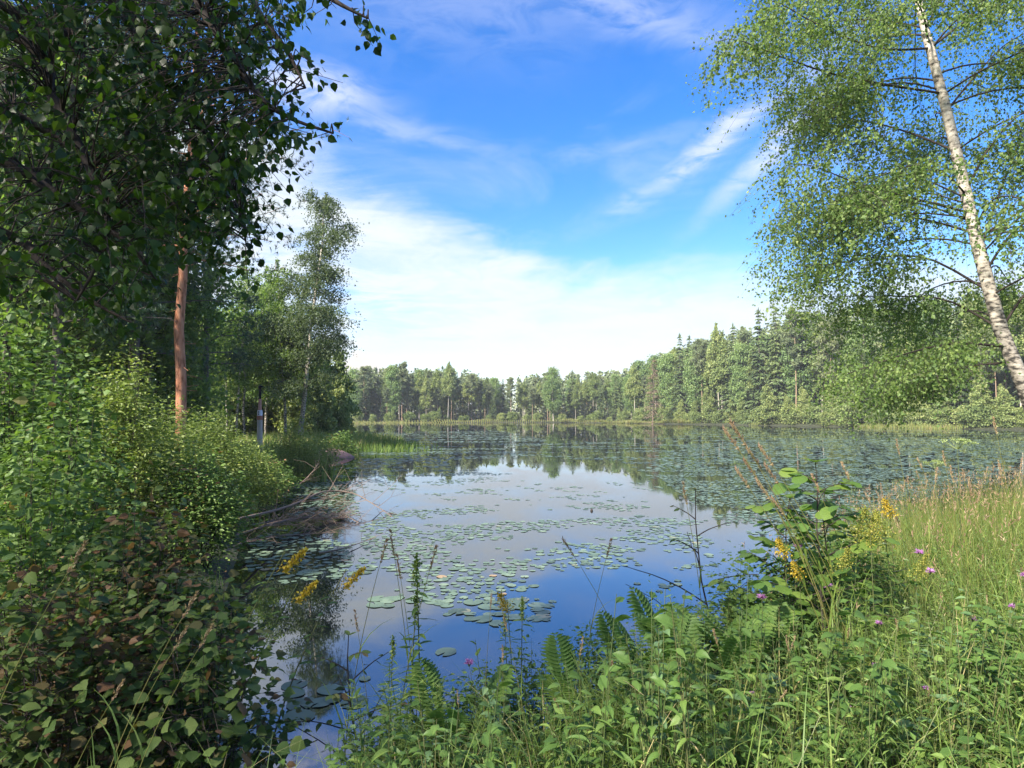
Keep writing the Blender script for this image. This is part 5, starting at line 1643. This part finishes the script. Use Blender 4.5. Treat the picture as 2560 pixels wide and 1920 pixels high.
def near_plants():
    g = lambda x, y: float(gz(x, y)) - .02

    def put(parts, name, lab, cat, xd, yd, Y, H, rz=None, grp=None, lean=(0, 0)):
        """stand a plant so that its top reaches the level seen in the photograph"""
        q = at(xd, yd, Y); z = g(q[0], Y); s = max(q[2] - z, .12) / H
        if cat == 'fern': s = min(s, 1.45)
        if cat == 'horsetail': s *= 1.35
        return inst(parts, name, lab, cat, (q[0] - lean[0] * H * s, Y, z), rng.uniform(0, 6.28) if rz is None else rz, s, grp)
    # goldenrods
    gy = goldenrod('gold_lean', 1.0, 26, 'yellow', (.32, .02))
    for xd, yd, Y, lab in ((612, 1192, 4.4, 'yellow goldenrod plume against the lily raft, leftmost of three'), (640, 1262, 4.2, 'short yellow goldenrod plume over the dark tree reflection'), (745, 1232, 4.3, 'yellow goldenrod plume leaning over open water')):
        put(gy, 'goldenrod', lab, 'goldenrod', xd, yd, Y, 1.0, 0.0, 'yellow goldenrods at the left water edge', (.32, .02))
    gg = goldenrod('gold_green', 1.0, 34, None, (.05, 0), .11)
    for xd, yd, Y, lab in ((912, 1212, 4.5, 'tallest green unopened goldenrod standing before the blue water'), (885, 1300, 4.4, 'shorter green goldenrod beside the tallest one'), (842, 1395, 4.3, 'low green goldenrod at the foot of the tall pair'),
                           (1125, 1300, 4.8, 'dark green goldenrod with spread leaves in mid bank'), (1100, 1345, 4.6, 'narrow-leaved plant close left of the dark goldenrod')):
        put(gg, 'goldenrod', lab, 'goldenrod', xd, yd, Y, 1.0, None, 'green goldenrods before the water')
    gl = goldenrod('gold_lime', 1.0, 24, 'lime', (.04, .03), .08, (.20, .040, 420))
    gb = goldenrod('gold_full', 1.0, 22, 'yellow', (.05, .0), .08, (.13, .028, 300))
    for xd, yd, Y, p, lab in ((1705, 1178, 4.9, gb, 'full yellow goldenrod left of the alder sapling foot'), (1835, 1135, 4.8, gl, 'lime goldenrod plume, leftmost of the row beside the dry grass'), (1885, 1160, 4.6, gl, 'lime goldenrod plume in the middle of the row'),
                              (1930, 1150, 4.8, gl, 'lime goldenrod plume at the right end of the row'), (1930, 1092, 5.6, gb, 'small golden flower head standing above the lime plumes'), (1800, 1215, 4.5, gl, 'short lime goldenrod under the taller row'), (1112, 1295, 5.0, gb, 'single yellow flower above the near lily pads'), (1735, 1225, 4.6, gb, 'low yellow goldenrod beneath the full one'),
                              (1965, 1225, 4.6, gl, 'pale goldenrod among beige grass stems')):
        put(p, 'goldenrod', lab, 'goldenrod', xd, yd, Y, 1.0, None, 'goldenrods on the right bank')
    # ferns
    f1 = fern('fern_a', 4, .8); f2 = fern('fern_b', 3, .7)
    for xd, yd, Y, p, H, lab in ((1470, 1190, 4.9, f1, .75, 'fern with upright fronds against pale water, centre bank'), (1385, 1255, 4.8, f2, .66, 'low fern arching left of the upright fern'), (1590, 1135, 5.2, f2, .66, 'tall thin fern beside the bundle of dry stems'),
                                 (1545, 1310, 4.4, f1, .75, 'broad green fern below the upright one'), (975, 1430, 4.2, f2, .66, 'small fern by the low lily pads'), (1660, 1300, 4.6, f1, .75, 'fern under the foot of the leaning dry stems'), (1430, 1330, 4.4, f2, .66, 'small fern just below the low arching fern'), (1240, 1380, 4.5, f2, .66, 'fern on the bank left of the horsetails'), (1810, 1560, 3.4, f2, .66, 'fern leaf tuft near the bottom edge under the knapweeds')):
        put(p, 'fern', lab, 'fern', xd, yd, Y, H, None, 'ferns on the near bank')
    # saplings
    al = [big_leaf_mesh('sapling_leaf_%d' % k, M['sapling_leaf'], 'round', 80 + k) for k in range(4)]
    sp1 = sapling('alder_sapling', 1.6, 20, 7, al, .115, .80)
    sp2 = sapling('alder_sapling_b', 1.5, 20, 7, al, .10, .78)
    put(sp1, 'alder_sapling', 'alder sapling with round leaves rising before the lily field', 'sapling', 1780, 1000, 5.0, 1.6, 0.3)
    put(sp2, 'alder_sapling', 'darker alder sapling right behind the bundle of dry stems', 'sapling', 1690, 1075, 5.3, 1.5, 1.3)
    put(sp2, 'alder_sapling', 'alder sapling beside the dry grass at the lily field edge', 'sapling', 1775, 1060, 5.6, 1.5, 2.6)
    put(sapling('dark_sapling', 1.2, 11, 5, ALDER, .07, .6), 'dark_sapling', 'small dark-leaved sapling standing in the left water gap', 'sapling', 775, 1370, 4.3, 1.2, .4)
    put(sapling('twig_sapling', 1.4, 9, 3, ALDER, .05, .6), 'twig_sapling', 'sparse twiggy sapling over the pale water left of the dry stems', 'sapling', 1520, 1060, 6.2, 1.4, 2.0)
    # tall seed stems
    gs = [grass_stem('seed_stem_%d' % k, 1.0, (b, 0), .10, .0032) for k, b in enumerate((-.38, -.24, -.10, .16, .34))]
    for i, (xd, yd, Y) in enumerate(((1582, 955, 4.5), (1592, 968, 4.6), (1640, 1008, 4.5), (1662, 1002, 4.7), (1610, 1050, 4.4), (1670, 1040, 4.6), (1625, 1030, 4.7), (1655, 1075, 4.3), (1690, 1110, 4.4))):
        put(gs[0], 'seed_grass', 'tall reddish seed stem in the leaning bundle before the lily field', 'grass stem', xd, yd, Y, .95, rng.normal(0, .08), 'leaning bundle of dry seed stems', (-.38, 0))
    for xd, yd, Y, k, lab in ((1765, 1060, 5.0, 1, 'single pale stem crossing in front of the alder sapling'), (1830, 1035, 5.1, 1, 'pale stem leaning across the lime goldenrods'), (2040, 1000, 6.6, 2, 'feathery seed head by the green umbel, left'), (1940, 975, 7.2, 2, 'tall seed head above the golden flower head'),
                             (2150, 930, 6.8, 2, 'tallest seed stem near the leaning birch trunk'), (848, 1190, 4.6, 2, 'seed head before the water, left of the tallest goldenrod'), (828, 1205, 4.7, 3, 'brown seed head over the lily rafts, leftmost'), (862, 1240, 4.5, 2, 'dark narrow seed head before the lily raft'),
                             (935, 1218, 4.4, 3, 'bent seed head right of the tallest goldenrod'), (1230, 1195, 5.2, 0, 'arching pale seed head over blue water'), (1315, 1195, 5.4, 3, 'upright pale seed head over blue water'), (770, 1355, 4.2, 2, 'orange seed head beside the dark-leaved sapling'), (1480, 1080, 6.0, 2, 'feathery seed head over pale water by the twiggy sapling'),
                             (405, 1330, 3.1, 4, 'leaning seed stem with pale head in front of the dark alder leaves'), (385, 1400, 3.0, 4, 'lower leaning seed stem before the dark alder leaves'), (250, 1510, 2.8, 4, 'leaning seed stem in the shaded lower left'), (160, 1230, 3.0, 4, 'tall leaning seed stem at the left edge'), (440, 1395, 3.1, 4, 'bent grass stem at the right of the shaded alder')):
        put(gs[k], 'seed_grass', lab, 'grass stem', xd, yd, Y, .95, 0, 'single seed stems', ((-.38, -.24, -.10, .16, .34)[k], 0))
    for j in range(46):
        xd = rng.uniform(1930, 2210); Y = rng.uniform(5.6, 9.0)
        yd = 1000 + rng.uniform(0, 130) + max(0, 2000 - xd) * .5
        put(gs[rng.integers(1, 4)], 'seed_grass', 'beige seed stem in the dry grass under the leaning birch', 'grass stem', xd, yd, Y, .97, rng.uniform(-.6, .6), 'beige seed stems under the leaning birch')
    for j in range(26):
        xd = rng.uniform(1000, 2150); Y = rng.uniform(3.0, 4.6)
        yd = rng.uniform(1330, 1560) - max(0, xd - 1500) * .12
        put(gs[rng.integers(0, 5)], 'seed_grass', 'thin grass stem among the herbs along the bottom bank', 'grass stem', xd, yd, Y, .97, rng.uniform(0, 6.28), 'thin stems along the bottom bank')
    # knapweed
    kw = [knapweed('knapweed_%d' % k, .7, (b, 0)) for k, b in enumerate((.1, -.15, .25))]
    spots = [(1040, 1428, 4.3, 'pink knapweed alone before the dark blue water'), (1650, 1296, 4.9, 'small knapweed below the full yellow goldenrod'), (1755, 1190, 5.5, 'knapweed at the foot of the alder sapling'), (1692, 1465, 4.0, 'knapweed over the dark gap, upper of the left trio'),
             (1590, 1518, 3.8, 'leftmost knapweed at the bottom bank'), (1655, 1490, 3.8, 'knapweed with drooping head in the left trio'), (1668, 1550, 3.6, 'lowest knapweed of the left trio'), (1850, 1522, 3.6, 'pale knapweed between herb leaves, bottom centre'),
             (2035, 1503, 3.3, 'largest bright purple knapweed near the bottom right'), (2105, 1390, 3.8, 'knapweed in deep grass near the right edge, upper of two'), (2080, 1415, 3.8, 'knapweed in deep grass near the right edge, lower of two'), (2016, 1220, 5.2, 'violet knapweed in front of beige grass'),
             (2013, 1193, 5.4, 'small violet knapweed just above another in beige grass'), (1910, 1352, 4.3, 'faded pinkish knapweed in the middle of the grass'), (1924, 1432, 4.0, 'dark violet knapweed low in the grass'), (2083, 1330, 4.4, 'small pale knapweed right of the faded one'), (2196, 1232, 4.9, 'knapweed at the right edge by beige grass'), (1750, 1245, 5.2, 'pale lilac knapweed under the lime goldenrods'), (2170, 1308, 4.6, 'faded knapweed at the right edge of the grass')]
    for i, (xd, yd, Y, lab) in enumerate(spots):
        put(kw[i % 3], 'knapweed', lab, 'knapweed', xd, yd, Y, .72, None, 'purple knapweeds on the near bank')
    # oxeye daisy and umbel
    q = at(822, 1652, 3.6); z = g(q[0], 3.6); H = q[2] - z
    p, sm = stem_mesh('daisy_stem', H, (0, 0), .002)
    pet = MB(); n = 20; a = np.arange(n) * 6.283 / n
    leaves(pet, [(0, 0, 0)], [(1, 0, 0)], [(0, 0, 1)], 1, 1, T_OV, 0, .5)
    pm = pet.mesh('daisy_petal', M['white_petal'])
    petals = [('petal', pm, frame_mat(p[-1], (math.cos(q), math.sin(q) * .9, .12 - .45 * math.sin(q) * -1 * .4), (0, -.45, 1), .026, .010)) for q in a]
    eye = MB(); tube(eye, [p[-1] - [0, 0, .003], p[-1] + [0, 0, .004], p[-1] + [0, 0, .008]], [.009, .0085, .004], 9)
    inst([('stem', sm)] + petals + [('eye', eye.mesh('daisy_eye', M['yellow'], True))], 'oxeye_daisy', 'white daisy with yellow eye at the bottom edge', 'daisy', (q[0], 3.6, z))
    p, sm = stem_mesh('umbel_stem', 1.3, (0, 0), .006)
    um = MB(); n = 26
    a = rng.uniform(0, 6.28, n); r_ = np.sqrt(rng.random(n)) * .13
    tips = p[-1] + np.stack([np.cos(a) * r_, np.sin(a) * r_, .10 - 2.2 * r_ ** 2], 1)
    twigs(um, np.tile(p[-1], (n, 1)), tips, .0015, .001)
    P = np.repeat(tips, 16, 0) + rng.normal(0, .013, (n * 16, 3)) * [1, 1, .4]
    leaves(um, P, rdir(len(P), .2), rdir(len(P), 1.5), .012, .010, T_RH, 0, rng.random(len(P)))
    ub = [('stem', sm), ('flower_head', um.mesh('umbel_head', M['umbel']))]
    put(ub, 'umbel_flower', 'green flat-topped umbel standing out against the lily field', 'umbel', 2068, 948, 7.0, 1.4)
    put(ub, 'umbel_flower', 'small umbel lower left of the big green umbel', 'umbel', 2020, 995, 7.6, 1.4)
    # horsetails
    ht = [horsetail('horsetail_%d' % k, .45, 7) for k in range(3)]
    for xd, yd, Y, lab in ((1370, 1455, 4.0, 'feathery horsetail clump before the reflected blue, centre bank'), (1460, 1480, 3.8, 'feathery horsetail clump right of the centre one'), (1900, 1360, 4.3, 'feathery horsetail clump within the tall grass'), (1960, 1410, 4.0, 'feathery horsetail clump among knapweeds'),
                           (830, 1560, 3.9, 'feathery horsetail at the left end of the near bank'), (900, 1540, 3.8, 'feathery horsetail below the green goldenrods'), (1300, 1520, 3.6, 'low horsetail clump near the bottom centre'), (1560, 1560, 3.5, 'horsetail clump beneath the leftmost knapweed'), (1830, 1400, 4.4, 'horsetail clump left of the grass tangle')):
        put(ht[rng.integers(3)], 'horsetail', lab, 'horsetail', xd, yd, Y, .45, None, 'feathery horsetails on the near bank')
    # broad leafy herbs
    hb = [leafy_herb('herb_a', .5, 4, 6, OVATE, .072, .5), leafy_herb('herb_b', .5, 3, 7, BLUE, .065, .52), leafy_herb('herb_c', .5, 3, 8, LANCE, .095, .26), leafy_herb('herb_d', .4, 4, 6, OVATE, .055, .62)]
    nm = [('broad_leaf_herb', 'broad-leaved green herb'), ('bluish_herb', 'herb with smooth bluish-green leaves'), ('narrow_leaf_herb', 'herb with narrow pointed leaves'), ('small_leaf_herb', 'low herb with small oval leaves')]

    def where(xd, yd):
        if xd < 760: return 'at the shaded left water edge'
        if xd < 1080: return 'below the green goldenrods'
        if xd < 1420: return 'on the bank before the deep blue water'
        if xd < 1720: return 'beside the dark gap near the ferns'
        if xd < 1960: return 'among the knapweeds at the bottom'
        return 'in the lower right grass'
    outline = lambda q: np.interp(q, [560, 640, 760, 850, 1000, 1150, 1300, 1450, 1550, 1700, 1850, 2000, 2212], [1620, 1610, 1530, 1430, 1400, 1365, 1310, 1245, 1225, 1235, 1255, 1260, 1250])
    anchors = [(lab, proj(np.array(o.location))) for c in TRACKED for lab, o in TRACKED[c]]
    short = {}
    for lab, q in anchors: short.setdefault(lab, q)
    used = set()

    def spot_label(kindname, xd, yd):
        best = sorted(short.items(), key=lambda it: abs(it[1][0] - xd) + .5 * abs(it[1][1] - yd))
        for lab, q in best[:40]:
            rel = 'just left of the' if xd < q[0] - 18 else ('just right of the' if xd > q[0] + 18 else ('in front of the' if yd > q[1] else 'behind the'))
            words = (kindname + ' ' + rel + ' ' + lab.split(',')[0]).split()
            L = ' '.join(words)
            if len(words) <= 16 and L not in used:
                used.add(L); return L
        return kindname + ' ' + where(xd, yd)
    bigh = leafy_herb('herb_big', .4, 4, 7, OVATE, .105, .48), leafy_herb('herb_big_b', .4, 3, 7, BLUE, .10, .42)
    for j, (xd, Y) in enumerate(((1560, 3.2), (1650, 3.4), (1730, 3.0), (1800, 3.3), (1880, 2.9), (1950, 3.2), (2030, 2.8), (2110, 3.1), (2190, 2.9), (1480, 3.5), (1390, 3.6), (1580, 3.9), (1850, 3.7), (2070, 3.5), (2160, 3.8), (1700, 3.8))):
        x = at(xd, 1500, Y)[0]; z = g(x, Y)
        inst(bigh[j % 2], 'large_leaf_herb', spot_label('large-leaved herb', xd, float(proj(np.array([x, Y, z]))[1])), 'herb', (x, Y, z), rng.uniform(0, 6.28), rng.uniform(.8, 1.25), 'large-leaved herbs along the bottom edge')
    for j in range(125):
        for _ in range(40):
            xd = rng.uniform(560, 2230); Y = rng.uniform(2.7, 5.2 if xd < 1450 else (6.6 if xd < 1750 else 4.6)); x = at(xd, 1200, Y)[0]
            if sdist(x, Y) > .02: break
        k = rng.choice(4, p=[.33, .17, .30, .20]); z = g(x, Y)
        hmax = max(at(xd, outline(xd), Y)[2] - z, .2)
        s = hmax * rng.uniform(.55, 1.0) / (.5 if k < 3 else .4)
        s = min(max(s, .5), 2.1)
        inst(hb[k], nm[k][0], spot_label(nm[k][1], xd, float(proj(np.array([x, Y, z]))[1])), 'herb', (x, Y, z), rng.uniform(0, 6.28), (min(s, 1.0), min(s, 1.0), s), 'herbs on the near bank')


near_plants()


def bank_bushes():
    for xd, top, Y, hw, nst, per, leaf, lm, lab in (
            (1150, 1395, 4.9, 130, 50, 70, .045, 'herb_leaf', 'low leafy bush on the bank below the near lily pads'),
            (1310, 1335, 4.9, 120, 50, 70, .048, 'herb_leaf', 'low leafy bush left of the ferns'),
            (1440, 1262, 5.1, 110, 50, 70, .048, 'bush_leaf', 'leafy bush around the foot of the upright fern'),
            (1590, 1195, 5.4, 115, 60, 80, .050, 'bush_leaf', 'dark leafy bush under the leaning bundle of dry stems'),
            (1720, 1135, 5.8, 105, 60, 80, .055, 'sapling_leaf', 'leafy alder bush behind the full yellow goldenrod'),
            (1840, 1125, 6.6, 90, 50, 80, .055, 'sapling_leaf', 'leafy bush at the edge of the dry grass by the lily field'),
            (1500, 1400, 4.2, 120, 44, 60, .042, 'herb_leaf', 'low bush with small leaves in the middle of the near bank'),
            (1700, 1330, 4.6, 120, 44, 60, .042, 'herb_leaf', 'low green bush below the full yellow goldenrod'),
            (840, 1520, 4.2, 90, 36, 60, .040, 'herb_leaf', 'low bush at the left end of the near bank by the water'),
            (1050, 1440, 4.6, 100, 44, 64, .044, 'bush_leaf', 'low bush between the green goldenrods and the bank below the pads'),
            (960, 1470, 4.4, 110, 40, 60, .040, 'herb_leaf', 'low bush at the foot of the green goldenrods')):
        q = at(xd, top, Y); z = float(gz(q[0], Y)) - .05
        bush('bank_bush', lab, 'bush', (q[0], Y, max(z, -.1)), q[2] - z, hw * K / F * Y, nst, per, leaf, lm, .5, 'low bushes on the near bank', spread=.9, low=.0, wood_r=.004)


bank_bushes()


def haze():
    mb = MB()
    x, z0, z1 = 840.0, -3.0, 52.0
    V = [(a, b + 7, c) for c in (z0, z1) for a, b in ((-x, -x), (x, -x), (x, x), (-x, x))]
    mb.add(V, [[0, 3, 2, 1], [4, 5, 6, 7], [0, 1, 5, 4], [1, 2, 6, 5], [2, 3, 7, 6], [3, 0, 4, 7]])
    m = bpy.data.materials.new('haze')
    nt, N, L = nodes_of(m)
    v = N('ShaderNodeVolumePrincipled'); v.inputs['Color'].default_value = (.86, .92, 1.0, 1); v.inputs['Density'].default_value = .00030
    v.inputs['Anisotropy'].default_value = .0
    o = N('ShaderNodeOutputMaterial'); L(v.outputs[0], o.inputs['Volume'])
    ob = obj('haze', mb.mesh('haze', m)); ob['kind'] = 'stuff'; ob['label'] = 'thin pale summer haze over the pond'; ob['category'] = 'haze'


haze()
